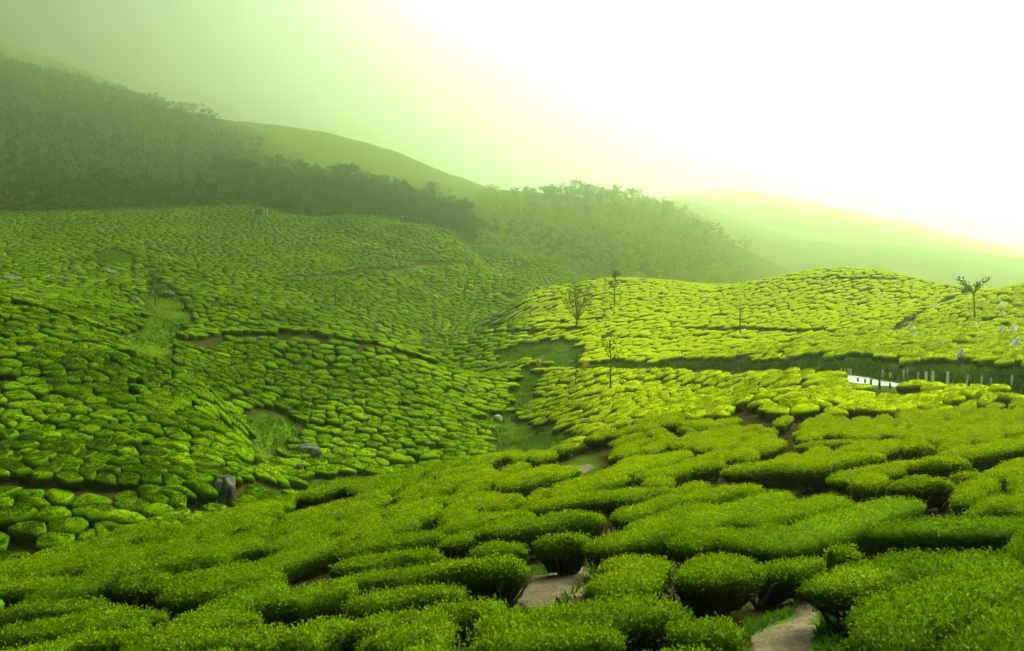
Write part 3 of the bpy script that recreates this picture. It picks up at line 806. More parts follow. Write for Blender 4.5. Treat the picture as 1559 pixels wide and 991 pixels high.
# ------------------------------------------------------------------ tea on the farther slopes: every bush a clipped cushion in one field mesh
RUNMIN = np.minimum.accumulate(HY - F * ZG / YG, axis=0)
def visible(x, y, slack):
    px = CX + F * x / y
    t = HY - F * (zat(x, y) + 1.0) / y
    m = bil(RUNMIN, COLS, LR, px, np.log(y * .985))
    return t < m + slack
fieldV, fieldF, fieldT, fn0 = [], {3: [], 4: []}, [], 0
leafV, leafT = [], []
def tea_field(test, angle, La, Lb, box, K, rings, seed, gap=.06, jit=.43, height=.95):
    """jittered lattice of bushes, each clipped against its neighbours"""
    global fn0
    r = np.random.default_rng(seed)
    ca, sa = math.cos(angle), math.sin(angle)
    cor = np.array([[box[i], box[j]] for i in (0, 1) for j in (2, 3)])
    qa = cor @ [ca, sa] / La; qb = cor @ [-sa, ca] / Lb
    ia, ib = np.arange(math.floor(qa.min()), math.ceil(qa.max()) + 1), np.arange(math.floor(qb.min()), math.ceil(qb.max()) + 1)
    A, B = np.meshgrid(ia, ib)
    a = A + .5 * (B % 2) + r.uniform(-jit, jit, A.shape); b = B + r.uniform(-jit, jit, A.shape)
    x0_ = (a * La) * ca - (b * Lb) * sa; y0_ = (a * La) * sa + (b * Lb) * ca
    a = a + .9 * fbm(x0_, y0_, 26.0, seed, 2); b = b + 1.3 * fbm(x0_, y0_, 26.0, seed + 50, 2)   # rows wander with the slope
    gone = r.random(A.shape) < .16                           # lost bushes: their neighbours have closed over
    x = (a * La) * ca - (b * Lb) * sa; y = (a * La) * sa + (b * Lb) * ca
    P = np.stack([x.ravel(), y.ravel()], -1)
    ok = (P[:, 0] > box[0]) & (P[:, 0] < box[1]) & (P[:, 1] > box[2]) & (P[:, 1] < box[3])
    px = np.where(ok, CX + F * P[:, 0] / np.maximum(P[:, 1], 1), 0)
    ok &= (px > -230) & (px < 1790)
    ok[ok] = test(P[ok][:, 0], P[ok][:, 1], px[ok])
    ok[ok] = ~blocked(P[ok])
    for pg in valley_polys: ok[ok] = ~inside(P[ok], pg)
    ok[ok] = visible(P[ok][:, 0], P[ok][:, 1], 30)
    ok &= ~gone.ravel()
    ok[ok] = r.random(ok.sum()) > .012
    idx = np.where(ok)[0]
    if len(idx) == 0: return
    ny, nx = A.shape
    jj, ii = np.divmod(idx, nx)
    av, bv = a, b
    q = np.stack([av[jj, ii], bv[jj, ii]], -1)
    Rm = np.full((len(idx), K), 1e9); acc = np.zeros((len(idx), K))
    tk = np.arange(K) * 2 * math.pi / K + r.uniform(0, 1)
    u = np.stack([np.cos(tk), np.sin(tk)], -1)
    for dj in (-2, -1, 0, 1, 2):
        for di in (-2, -1, 0, 1, 2):
            if dj == 0 and di == 0: continue
            j2, i2 = np.clip(jj + dj, 0, ny - 1), np.clip(ii + di, 0, nx - 1)
            d = np.stack([av[j2, i2], bv[j2, i2]], -1) - q
            d = np.where(gone[j2, i2][:, None], 50.0, d)
            dl = np.maximum(np.hypot(*d.T), 1e-3)
            cosn = (d @ u.T) / dl[:, None]
            g_ = gap / (La * np.abs(d[:, 0] / dl) + Lb * np.abs(d[:, 1] / dl))
            g_ = g_ * r.uniform(.2, 1.9, len(idx))
            rr = np.where(cosn > .05, np.maximum(dl[:, None] / 2 - g_[:, None], .05) / np.maximum(cosn, .05), 1e3)
            acc += rr ** -16.0
    Rk = acc ** (-1 / 16.0)
    Rk = np.minimum(Rk, 1.15)
    cx, cy_ = P[idx, 0], P[idx, 1]
    H = r.normal(height, .09, len(idx)) * np.where(r.random(len(idx)) < .05, .72, 1)
    V = []
    tt_ = []
    gz = zat(cx, cy_)
    sdr = sd_lin(cx, cy_)
    nearroad = (sdr > 0) & (sdr < 8)
    fl = field_light(cx, cy_) + r.normal(0, .07, len(idx))
    for (fr, hh, tw) in rings:
        dq = u[None] * (Rk * fr)[..., None]
        wob_ = 1 + .05 * vnoise(np.stack([cx[:, None] * 3.7 + 2.3 * u[None, :, 0], cy_[:, None] * 3.7 + 2.3 * u[None, :, 1], np.full((len(idx), K), hh * 2)], -1), seed + 5)
        dx = dq[..., 0] * La * wob_; dy = dq[..., 1] * Lb * wob_
        X = cx[:, None] + dx * ca - dy * sa; Y = cy_[:, None] + dx * sa + dy * ca
        gv_ = zat(X, Y); gv_ = np.where(nearroad[:, None], gz[:, None] + np.clip(gv_ - gz[:, None], -.25, .6), gv_)
        Z = .75 * gv_ + .25 * gz[:, None] + hh * H[:, None]
        nz = vnoise(np.stack([X, Y, Z], -1) * 1.7, seed) * .10 + vnoise(np.stack([X, Y, Z], -1) * 4.1, seed + 1) * .08 + vnoise(np.stack([X, Y, Z], -1) * .45, seed + 2) * .14
        Z = Z + nz * (1 if hh > .3 else .3)
        V.append(np.stack([X, Y, Z], -1))
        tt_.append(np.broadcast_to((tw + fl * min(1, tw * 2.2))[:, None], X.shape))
    V = np.stack(V, 1)                                   # n, rings, K, 3
    n, m = V.shape[:2]
    topc = np.stack([cx, cy_, gz + (rings[-1][1] + .03) * H], -1)[:, None]
    Vb = np.concatenate([V.reshape(n, m * K, 3), topc], 1)
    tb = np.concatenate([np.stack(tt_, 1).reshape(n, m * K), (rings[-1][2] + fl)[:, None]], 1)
    k = np.arange(K); k2 = (k + 1) % K
    Q = np.concatenate([np.stack([s * K + k, s * K + k2, (s + 1) * K + k2, (s + 1) * K + k], -1) for s in range(m - 1)])
    T = np.stack([(m - 1) * K + k, (m - 1) * K + k2, np.full(K, m * K)], -1)
    base = fn0 + np.arange(n)[:, None, None] * (m * K + 1)
    fieldF[4].append((Q[None] + base).reshape(-1, 4)); fieldF[3].append((T[None] + base).reshape(-1, 3))
    fieldV.append(Vb.reshape(-1, 3)); fieldT.append(tb.ravel()); fn0 += n * (m * K + 1)
    # sprigs standing out of the clipped tops of the nearer ones
    nearb = np.where(cy_ < 150)[0]
    if len(nearb):
        u_left = px[idx][nearb] < 640
        per = np.where(cy_[nearb] < 82, np.where(u_left, 420, 150), np.where(cy_[nearb] < 112, 90, 34)).astype(int)
        bi = np.repeat(nearb, per); cnt = len(bi)
        kk = r.integers(0, K, cnt); f1 = np.sqrt(r.random(cnt)) * 1.0; f2 = r.random(cnt)
        s = np.clip((1 - f1) * 2.6, 0, 1)
        ed = V[bi, m - 2, kk] * (1 - f2)[:, None] + V[bi, m - 2, (kk + 1) % K] * f2[:, None]
        pt = topc[bi, 0] * (1 - f1)[:, None] + ed * f1[:, None]
        D = nrm(rand_unit(cnt) * .9 + [0, 0, .45]); Wd = nrm(np.cross(D, rand_unit(cnt)))
        ll = np.clip(cy_[bi] * .0030, .12, .4) * r.uniform(.7, 1.2, cnt)
        LV, LQ = cards(pt - D * ll[:, None] * .4, D, Wd, ll, ll * .28)
        leafV.append(LV)
        leafT.append(np.repeat(.46 + fl[bi] * .9 + r.normal(0, .16, cnt), 4))

FINE = [(.86, .12, .0), (.97, .45, .06), (1.0, .65, .24), (.94, .81, .42), (.78, .91, .52), (.42, .98, .55)]  # last value is tint: low rings dark as old wood, shade painted into cracks
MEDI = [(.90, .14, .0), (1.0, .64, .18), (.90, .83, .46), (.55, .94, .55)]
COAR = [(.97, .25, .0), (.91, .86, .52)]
def between(v, a, b): return (v > a) & (v < b)
def aniso(x, y, px): return (px > 905 - (y - 110) * .9) & (y < 300)
def lim(x, y, px): return (y > np.minimum(shoulder(px), np.where(px > 985, 61, 99)) + 1.5) & (y < tea_limit(px)) & ~between(sd_lin(x, y), -2.4, 3.5) & ~((np.abs(px - 1336) < 52) & between(sd_lin(x, y), -7, 3))
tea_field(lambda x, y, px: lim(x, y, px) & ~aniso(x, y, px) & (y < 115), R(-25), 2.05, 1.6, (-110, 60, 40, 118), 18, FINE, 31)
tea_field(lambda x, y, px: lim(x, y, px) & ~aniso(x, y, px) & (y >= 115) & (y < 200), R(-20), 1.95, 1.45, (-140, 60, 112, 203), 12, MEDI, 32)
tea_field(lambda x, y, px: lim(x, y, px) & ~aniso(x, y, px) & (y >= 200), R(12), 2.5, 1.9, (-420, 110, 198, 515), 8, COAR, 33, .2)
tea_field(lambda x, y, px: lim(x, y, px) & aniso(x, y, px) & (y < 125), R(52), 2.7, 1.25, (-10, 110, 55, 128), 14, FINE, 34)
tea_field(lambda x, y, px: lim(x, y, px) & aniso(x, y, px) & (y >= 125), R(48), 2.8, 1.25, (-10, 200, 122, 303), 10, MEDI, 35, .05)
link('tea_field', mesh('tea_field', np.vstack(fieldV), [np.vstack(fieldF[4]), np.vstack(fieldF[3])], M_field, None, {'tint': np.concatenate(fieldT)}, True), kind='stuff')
LV = np.vstack(leafV)
link('tea_sprigs', mesh('tea_sprigs', LV, [np.arange(len(LV)).reshape(-1, 4)], M_leaf, None, {'tint': np.concatenate(leafT)}), kind='stuff')
print('tris bushes', sum(len(m.polygons) for m in bpy.data.meshes), 'field', len(np.vstack(fieldF[4])) * 2 + len(np.vstack(fieldF[3])), 'sprig', len(LV) // 2, 'NB', NB, 'kept', keep.sum())

# ------------------------------------------------------------------ trees
def clump(A, c, r, n, size, tint, flat=.75, mi=1):
    d = rand_unit(n) * (rng.random(n) ** .45)[:, None] * r * [1, 1, flat]
    P = c + d
    D = nrm(rand_unit(n) + [0, 0, .15]); Wd = nrm(np.cross(D, rand_unit(n)))
    V, Q = cards(P, D, Wd, size * rng.uniform(.6, 1.3, n), size * .32)
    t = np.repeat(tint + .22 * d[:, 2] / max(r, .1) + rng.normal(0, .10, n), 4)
    A.add(V, [Q], 0, t)

def wander(p, d, L_, n, bend=.25, up=.0):
    pts = [np.array(p, float)]
    d = np.array(d, float)
    for _ in range(n):
        d = nrm(d + rng.normal(0, bend, 3) + [0, 0, up])
        pts.append(pts[-1] + d * L_ / n)
    return pts

def eucalypt(h, seed):
    """tall forest tree: bare leaning trunk, limbs carrying domed leaf clumps"""
    global rng
    keep_, rng = rng, np.random.default_rng(seed)
    T, K_ = Acc(), Acc()
    tr = wander((0, 0, -.6), (0, 0, 1), h * .86, 6, .07, .25)
    T.tube(tr, np.linspace(h * .017, h * .005, 7), 6)
    for k in range(rng.integers(8, 12)):
        f = rng.uniform(.42, 1.0)
        i = min(int(f * 6), 5); base = tr[i] + (tr[i + 1] - tr[i]) * (f * 6 - i if f < 1 else .95)
        a = rng.uniform(0, 6.28)
        L_ = h * rng.uniform(.10, .20) * (1.25 - .5 * f)
        lb = wander(base, (math.cos(a), math.sin(a), .7), L_, 3, .2, .25)
        T.tube(lb, np.linspace(h * .006, h * .002, 4), 4)
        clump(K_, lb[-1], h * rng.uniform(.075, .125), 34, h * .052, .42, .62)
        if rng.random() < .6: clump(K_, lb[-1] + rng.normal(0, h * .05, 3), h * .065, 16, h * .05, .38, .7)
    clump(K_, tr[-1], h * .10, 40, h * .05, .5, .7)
    rng = keep_
    return T.build('trunk', M_bark), K_.build('crown', M_tree)

EUC = [eucalypt(15.0, s) for s in range(41, 48)]
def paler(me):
    c = me.copy(); c.materials[0] = M_mistlit; return c
EUC_MISTLIT = [(a, paler(b)) for a, b in EUC]
def forest_tree(x, y, h, k, label, group, pale=False):
    t = thing('forest_tree', label, 'tree', (x, y, float(zat(x, y))), (k * 2.4) % 6.28, group)
    tr, cr = (EUC_MISTLIT if pale else EUC)[k % len(EUC)]
    link('trunk', tr, t); link('crown', cr, t, kind='stuff')
    s = h / 15.0
    t.scale = (s * random.uniform(.85, 1.15), s * random.uniform(.85, 1.15), s)
    return t

BAND_TOP = ([-150, 0, 60, 100, 150, 200, 225, 280, 330, 400, 440, 470, 500, 545, 560, 585, 640, 655, 690, 712, 722], [60, 95, 112, 124, 152, 168, 168, 195, 206, 238, 240, 246, 242, 238, 250, 264, 266, 276, 290, 292, 315])
HILL_TOP = ([735, 770, 800, 812, 830, 870, 905, 940, 972, 985, 1003, 1020, 1050, 1090, 1110, 1130], [312, 300, 279, 290, 281, 273, 282, 297, 314, 303, 316, 307, 326, 345, 358, 372])
kk = 0
ROWS_OF = {}
def raise_tree(px, Y, top, lo, hi, label, group):
    global kk
    x = (px - CX) / F * Y
    b = HY - F * float(zat(x, Y)) / Y
    h = (b - top) / F * Y
    if h < lo * .55: return
    h = min(max(h, lo), hi)
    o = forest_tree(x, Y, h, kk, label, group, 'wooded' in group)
    kk += 1
    ROWS_OF.setdefault(label, []).append((px, o))
for px in np.arange(335, 724, 9.0):                       # the grove along the top of the tea
    for q in range(2):
        Y = random.uniform(462, 500) + q * 45 + (px > 640) * 10
        p = px + random.uniform(-5, 5)
        raise_tree(p, Y, np.interp(p, *BAND_TOP) + random.uniform(-6, 14) + (q == 0) * 12, 12, 26, ('tall misty tree, {} from the left in the front row of the dark grove', 'tall misty tree, {} from the left in the back row of the dark grove')[q], 'grove trees above the tea')
for px in np.arange(742, 1122, 7.5):                      # skyline of the wooded hill
    p = px + random.uniform(-4, 4)
    raise_tree(p, random.uniform(672, 712), np.interp(p, *HILL_TOP) + random.uniform(-7, 6), 12, 26, 'misty domed tree, {} from the left along the wooded hill skyline', 'skyline trees of the wooded hill')
for k in range(60):                                        # its slope
    p = random.uniform(735, 1105); Y = random.uniform(590, 668)
    x = (p - CX) / F * Y
    raise_tree(p, Y, HY - F * float(zat(x, Y)) / Y - random.uniform(26, 40), 11, 18, 'misty tree, {} from the left among those below the wooded hill skyline', 'slope trees of the wooded hill')
for px in np.arange(-8, 432, 10.0):                        # ridge of the dark mountain
    p = px + random.uniform(-6, 6)
    t0 = np.interp(p, *BAND_TOP)
    hx, hyy, _ = hit(p, t0 + random.uniform(9, 15), 0, 500)
    raise_tree(p, hyy, t0 + random.uniform(-4, 5), 10, 20, 'dark misty tree, {} from the left along the mountain ridge', 'ridge trees on the dark mountain')

for lab, row in ROWS_OF.items():
    for k, (_, o) in enumerate(sorted(row, key=lambda t_: t_[0])):
        o['label'] = lab.format(nth(k + 1))

# the rest of the woods read as one mass
A = Acc()
def wood(A, px0, px1, y0, y1, step, test, tint=.40):
    x_ = np.arange((px0 - CX) / F * y1, (px1 - CX) / F * y1 + 1, step) if px0 < CX else np.arange((px0 - CX) / F * y0, (px1 - CX) / F * y1 + 1, step)
    gx, gy = np.meshgrid(x_, np.arange(y0, y1, step))
    P = np.stack([gx.ravel(), gy.ravel()], -1) + rng.uniform(-.45, .45, (gx.size, 2)) * step
    px = CX + F * P[:, 0] / P[:, 1]
    ok = (px > px0) & (px < px1) & test(P[:, 0], P[:, 1], px)
    P = P[ok]
    P = P[visible(P[:, 0], P[:, 1], 45)]
    n = len(P)
    h = rng.uniform(8, 15, n)
    z = zat(P[:, 0], P[:, 1])
    for k in range(3):
        m_ = 15
        cc = np.c_[P + rng.normal(0, 1.1, (n, 2)), z + h * (rng.uniform(.12, .4, n) if k == 0 else rng.uniform(.5, .98, n))]
        cc = np.repeat(cc, m_, 0)
        d = rand_unit(n * m_) * (rng.random(n * m_) ** .4)[:, None] * [2.3, 2.3, 1.7]
        D = nrm(rand_unit(n * m_) + [0, 0, .2]); Wd = nrm(np.cross(D, rand_unit(n * m_)))
        V, Q = cards(cc + d, D, Wd, rng.uniform(1.0, 1.9, n * m_), .55)
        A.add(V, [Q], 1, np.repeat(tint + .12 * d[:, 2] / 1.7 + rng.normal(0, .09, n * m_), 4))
    b = np.c_[P, z - .3]; w = .16
    V = np.stack([b + [w, 0, 0], b + [-w * .5, w * .87, 0], b + [-w * .5, -w * .87, 0], b + np.c_[np.zeros((n, 2)), h * .8]], 1).reshape(-1, 3)
    f = np.arange(n)[:, None] * 4
    A.add(V, [np.concatenate([f + [0, 1, 3], f + [1, 2, 3], f + [2, 0, 3]])], 0, 0)
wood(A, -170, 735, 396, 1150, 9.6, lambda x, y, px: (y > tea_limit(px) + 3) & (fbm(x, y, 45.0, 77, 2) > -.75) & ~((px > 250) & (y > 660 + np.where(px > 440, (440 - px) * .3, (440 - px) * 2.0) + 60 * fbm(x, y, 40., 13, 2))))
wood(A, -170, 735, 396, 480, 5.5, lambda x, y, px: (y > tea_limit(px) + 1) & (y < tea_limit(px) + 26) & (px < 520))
B_ = Acc()
wood(B_, 725, 1190, 505, 730, 6.5, lambda x, y, px: rng.random(len(x)) > sstep(1030, 1190, px + 30 * fbm(x, y, 20.0, 79, 2)), .95)  # raised tint paints the mist glow into the crowns
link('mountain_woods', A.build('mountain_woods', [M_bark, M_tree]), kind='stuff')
link('hill_woods', B_.build('hill_woods', [M_bark, M_mistlit]), kind='stuff')

def single_tree(px, base, top, style, label, ymin, up=0.0, seed=1):
    global rng
    keep_, rng = rng, np.random.default_rng(seed)
    x, y, z = hit(px, base, up, ymin)
    h = max((base - top) / F * y, 1.0) + up
    t = thing('shade_tree', label, 'tree', (x, y, z))
    T, K_ = Acc(), Acc()
    if style == 'fan':                                     # bare, many upright stems in a rounded head
        tr = wander((0, 0, -.3), (0, 0, 1), h * .26, 3, .05)
        T.tube(tr, np.linspace(h * .028, h * .02, 4), 6)
        for k in range(17):
            a, s = rng.uniform(0, 6.28), rng.uniform(.05, 1.05)
            L_ = h * (.76 - .10 * s)
            lb = wander(tr[-1], (math.cos(a) * s, math.sin(a) * s, 1), L_, 5, .06, .07)
            T.tube(lb, np.linspace(h * .011, h * .003, 6), 4)
            for q in range(6):
                i = rng.integers(2, 6); b2 = rng.uniform(0, 6.28)
                tw = wander(lb[i], (math.cos(b2) * .5, math.sin(b2) * .5, .8), h * rng.uniform(.1, .2), 2, .15)
                T.tube(tw, [h * .004, h * .003, h * .0015], 3)
                clump(K_, tw[-1], h * .06, 9, h * .035, .36, 1)
    elif style == 'pollard':
        tr = wander((0, 0, -.3), (-.03, 0, 1), h * .66, 5, .03)
        T.tube(tr, [h * .027, h * .02, h * .018, h * .017, h * .016, h * .021], 7)
        for a, L_, e_ in ((2.9, .42, .75), (2.6, .30, 1.0), (.15, .40, .85), (.5, .28, 1.2), (1.6, .2, 1.0), (4.7, .22, .9), (3.6, .24, .6)):
            lb = wander(tr[-1], (math.cos(a), math.sin(a) * .8, e_), h * L_, 4, .12)
            T.tube(lb, np.linspace(h * .013, h * .004, 5), 5)
            clump(K_, lb[-1], h * .085, 26, h * .05, .30, .9); clump(K_, lb[3], h * .065, 15, h * .045, .28, .9)
    elif style == 'fork':
        tr = wander((0, 0, -.3), (.01, 0, 1), h * .74, 5, .02)
        T.tube(tr, np.linspace(h * .022, h * .013, 6), 6)
        for a, L_, e_ in ((3.0, .28, 1.3), (.2, .27, 1.2), (1.5, .26, 2.2), (3.3, .16, .9), (.1, .15, .8)):
            lb = wander(tr[-1], (math.cos(a), math.sin(a) * .5, e_), h * L_, 4, .1)
            T.tube(lb, np.linspace(h * .011, h * .004, 5), 5)
            clump(K_, lb[-1], h * .03, 5, h * .03, .3)
    else:                                                  # slender silver oak: pole with a loose head, or nearly bare
        leafy = {'oak': 1.0, 'thin': .28, 'pole': .35, 'bushy': 2.0}[style]
        tr = wander((0, 0, -.3), (.0, 0, 1), h * .95, 7, .045, .2)
        T.tube(tr, np.linspace(h * .019, h * .007, 8) * (1.0 + 2.0 * (y > 190) * (style == 'pole')), 6)
        lo = {'oak': .52, 'thin': .55, 'pole': .35, 'bushy': .2}[style]
        for k in range({'oak': 15, 'thin': 14, 'pole': 12, 'bushy': 22}[style]):
            f = rng.uniform(lo, 1.0); i = min(int(f * 7), 6); base_ = tr[i] + (tr[i + 1] - tr[i]) * min(f * 7 - i, 1)
            a = rng.uniform(0, 6.28)
            L_ = h * {'oak': .17, 'thin': .22, 'pole': .10, 'bushy': .3}[style] * rng.uniform(.6, 1.1) * (1.3 - .6 * f)
            lb = wander(base_, (math.cos(a), math.sin(a), .8), L_, 3, .18)
            T.tube(lb, np.linspace(h * .007, h * .0025, 4) * (1.0 + .8 * (y > 190) * (style == 'pole')), 4)
            clump(K_, lb[-1], h * .05, int(18 * leafy) + 2, h * .035, .3, .9)
            if leafy > .5: clump(K_, lb[2], h * .045, int(12 * leafy), h * .035, .27, .9)
    link('trunk', T.build('trunk', M_bark), t); link('crown', K_.build('crown', M_tree), t, kind='stuff')
    rng = keep_
    return t
single_tree(877, 500, 437, 'fan', 'leafless tree with a dense rounded head of upright twigs', 120, 0, 3)
single_tree(936, 473, 411, 'oak', 'slender tree with a small dark head breaking the skyline of the sunny slope', 120, 0, 4)
single_tree(930, 602, 508, 'thin', 'tall thin nearly bare tree standing below the road, taller of two', 75, 0, 5)
single_tree(876, 594, 528, 'pole', 'thin pole-like tree below the road, left of the tall bare tree', 75, 0, 6)
single_tree(1127, 516, 454, 'fork', 'bare tree with a forked top alone on the sunny slope', 110, 0, 7)
single_tree(1485, 492, 418, 'pollard', 'pollarded tree with tufts of leaves on spread arms against the mist', 80, 0, 8)
for k, (px, b, tp, st, lab) in enumerate([
    (511, 470, 436, 'pole', 'thin dark pole tree in the middle of the hazy tea slope'),
    (707, 460, 428, 'pole', 'thin pole tree right of centre on the rounded hill'),
    (680, 426, 398, 'pole', 'thin pole tree at the right end of the slanting hill path'),
    (616, 424, 396, 'pole', 'thin pole tree just under the slanting hill path'),
    (604, 396, 372, 'pole', 'thin pole tree above the slanting hill path'),
    (661, 502, 468, 'oak', 'faint slender tree at the foot of the rounded hill'),
    (426, 399, 381, 'pole', 'small thin pole tree high on the hazy left slope'),
    (390, 406, 391, 'pole', 'smallest thin pole tree on the hazy left slope'),
    (237, 466, 414, 'bushy', 'dark bushy tree at the head of the stream gully')]):
    single_tree(px, b, tp, st, lab, 120, 0, 20 + k)

# ------------------------------------------------------------------ boulders
def ico(sub=3):
    import bmesh
    bm = bmesh.new(); bmesh.ops.create_icosphere(bm, subdivisions=sub, radius=1)
    V = np.array([v.co[:] for v in bm.verts]); T = np.array([[v.index for v in f.verts] for f in bm.faces]); bm.free()
    return V, T
IV, IT = ico(4)
def boulder(px, py, wpx, hpx, label, ymin, mat=None, seed=1, up=0.0, deep=.8, name='boulder'):
    """py is the foot of the stone"""
    x, y, z = hit(px, py, up, ymin)
    w, h = wpx / F * y / 2, hpx / F * y
    V = IV + IV * (.26 * vnoise(IV * 1.2 + seed * 9.1, seed) + .13 * vnoise(IV * 2.9 + seed, seed + 1) + .05 * vnoise(IV * 7 + seed, seed + 2))[:, None]
    for k in range(5):                                     # a few broken faces
        d = nrm(np.random.default_rng(seed * 7 + k).normal(size=3)); s = V @ d
        V = V - np.clip(s - .78, 0, None)[:, None] * d * .85
    V = V * [w, max(w * deep, .15), h * .72] + [0, 0, h * .30]
    o = link(name, mesh(name, V, [IT], mat or M_rock, None, None, True), label=label, category='rock')
    o.location = (x, y, z)
    return o
boulder(341, 766, 38, 42, 'big upright grey boulder on the path at the foot of the left tea slope', 62, None, 3)
boulder(466, 697, 62, 20, 'long flat grey rock slab between tea and the grassy valley floor', 80, None, 5, 0, .5)
boulder(456, 723, 16, 16, 'small rounded grey boulder below the long flat slab', 75, None, 6)
boulder(701, 706, 18, 10, 'small pale stone at the tip of the middle tea knoll', 75, M_palerock, 7)
boulder(725, 706, 13, 9, 'smaller grey stone right of the pale one at the knoll tip', 75, None, 8)
boulder(757, 641, 16, 10, 'white stone on the grassy valley floor', 75, M_palerock, 9)
boulder(60, 454, 20, 14, 'dark rounded boulder in the hazy left tea', 125, None, 10)
boulder(23, 442, 14, 9, 'small dark boulder left of the rounded one in hazy tea', 125, None, 11)
boulder(163, 420, 24, 11, 'dark rock outcrop high in the hazy left tea', 150, None, 12)
boulder(12, 428, 38, 10, 'low dark rock shelf at the left edge', 150, None, 13)
boulder(95, 430, 36, 8, 'low grey rock shelf in the hazy left tea', 150, None, 14)
boulder(207, 466, 22, 14, 'grey boulder at the left side of the stream gully', 120, None, 15)
boulder(255, 452, 26, 8, 'flat grey rock at the right side of the stream gully', 120, None, 16)
boulder(326, 660, 16, 14, 'grey boulder showing between bushes of the left slope', 75, None, 17)
boulder(270, 628, 22, 12, 'flat grey rock in the middle of the left slope', 75, None, 18)
boulder(611, 333, 22, 9, 'pale boulder on the crest of the rounded hill', 300, M_palerock, 19)
boulder(325, 766, 9, 16, 'small white stone leaning against the big upright boulder', 62, M_palerock, 20)
boulder(378, 752, 8, 8, 'small white stone right of the big upright boulder', 62, M_palerock, 21)
boulder(248, 752, 24, 11, 'low dark rock on the path left of the big boulder', 62, None, 22)
boulder(1256, 577, 5, 5, 'tiny white roadside stone among yellow-green tea', 85, M_palerock, 23)

# ------------------------------------------------------------------ roadside posts
def post_mesh(h, w, r_):
    A = Acc()
    s = w / 2; b = s * .82
    zs = [-.3, h * .5, h - .03, h]; ss = [(s, 0), (s * .95, r_ * .5), (b, r_), (b * .7, r_)]
    V = [((-1 if q in (0, 3) else 1) * k + dx, (-1 if q < 2 else 1) * k, z) for z, (k, dx) in zip(zs, ss) for q in range(4)]
    Q = [(a * 4 + q, a * 4 + (q + 1) % 4, a * 4 + 4 + (q + 1) % 4, a * 4 + 4 + q) for a in range(3) for q in range(4)] + [(12, 13, 14, 15), (3, 2, 1, 0)]
    return V, Q
def post(px, base, top, w, mat, label, ymin=68, lean=0.0, name='fence_post', cat='post', group=None):
    x, y, z = hit(px, base, 0, ymin)
    h = max((base - top) / F * y, .3)
    V, Q = post_mesh(h, w, lean * h)
    o = link(name, mesh(name, V, [np.array(Q)], mat), label=label, category=cat)
    o.location = (x, y, z)
    if group: o['group'] = group
    return o
G1, G2 = 'pale posts along the road bank', 'dark kerb posts at the road edge'
for px, b, t, ln, lab in [
    (1205, 570, 559, 0, 'pale post standing alone by the hidden road, left of all others'),
    (1281, 572, 560, 0, 'leftmost of four pale posts clustered where the road disappears'),
    (1286.5, 572, 561, 0, 'second from left of four clustered pale posts'),
    (1291.5, 572, 561, 0, 'third from left of four clustered pale posts'),
    (1296, 573, 561, -.1, 'rightmost of four clustered pale posts'),
    (1344, 577, 562, 0, 'slim pale post against the bank, left of the yellow marker'),
    (1376, 579, 563, 0, 'slim pale post under the bank, first right of the yellow marker'),
    (1382, 578, 561, 0, 'brighter pale post just right of the slim one by the bank'),
    (1398, 579, 566, 0, 'short pale post half hidden under hanging tea'),
    (1409, 591, 566, .03, 'brightest thick pale post under the overhanging tea'),
    (1420, 589, 565, .02, 'slim greenish post right of the brightest thick one'),
    (1442, 592, 566, .05, 'second thick pale post under the overhanging tea'),
    (1471, 593, 570, .12, 'leaning pale post under the overhanging tea'),
    (1494, 594, 572, .05, 'mossy post under the drooping tea fringe'),
    (1482, 600, 588, .12, 'short leaning stub post at the road edge'),
    (1509, 592, 575, 0, 'mossy post with a thick foot right of the drooping fringe'),
    (1541, 592, 571, 0, 'rightmost pale post in front of the dark bank')]:
    post(px, b, t, .20 if 1400 < px < 1450 else .15, M_post, lab, 68, ln, 'fence_post', 'post', G1)
for px, b, t, lab in [
    (1306, 582, 575, 'first dark kerb post from the left on the bright road'),
    (1317, 584, 577, 'second dark kerb post from the left on the bright road'),
    (1326, 588.5, 577, 'third dark kerb post from the left on the bright road'),
    (1339, 593, 578, 'tallest dark kerb post in front of the bright road'),
    (1355, 592.5, 583, 'short dark kerb post right of the tallest one'),
    (1381, 592, 585, 'rightmost short dark kerb post at the end of the bright road')]:
    post(px, b, t, .17, M_darkpost, lab, 68, 0, 'kerb_post', 'post', G2)
M_yellow = rough_material('yellow_paint', (.72, .50, .02), (.80, .60, .04), 5, rough=.6, bump=.05)
M_black = rough_material('black_paint', (.02, .02, .015), (.03, .03, .02), 5, rough=.6, bump=.0)
post(1356, 577, 567.5, .26, M_yellow, 'bright yellow marker post beside the road under the bank', 68, 0, 'marker_post', 'marker')
post(1132, 626, 612, .06, M_darkpost, 'thin lone stake with a pale tip at the head of the dark gap', 50, 0, 'stake', 'stake')
post(1415, 598, 592, .5, M_palerock, 'low white kerb block at the near edge of the road', 66, 0, 'kerb_block', 'block')
# small yellow road sign at the far bend: post and diamond board with a black bar
x, y, z = hit(820, 563, 0, 120)
s_ = thing('road_sign', 'small yellow road sign at the far bend of the road', 'sign', (x, y, z))
V, Q = post_mesh(1.1, .07, 0)
link('post', mesh('post', V, [np.array(Q)], M_darkpost), s_)
def slab(w, h, t, cz, yo=0.0):
    V = [(sx * w / 2, yo + sy * t / 2, cz + sz * h / 2) for sz in (-1, 1) for sy in (-1, 1) for sx in (-1, 1)]
    return V, [np.array([(0, 2, 3, 1), (4, 5, 7, 6), (0, 1, 5, 4), (2, 6, 7, 3), (0, 4, 6, 2), (1, 3, 7, 5)])]
bd = link('board', mesh('board', *slab(.85, .95, .04, 1.35, -.06), M_yellow), s_)
link('black_bar', mesh('black_bar', *slab(.16, .62, .012, 1.35, -.088), M_black), bd)

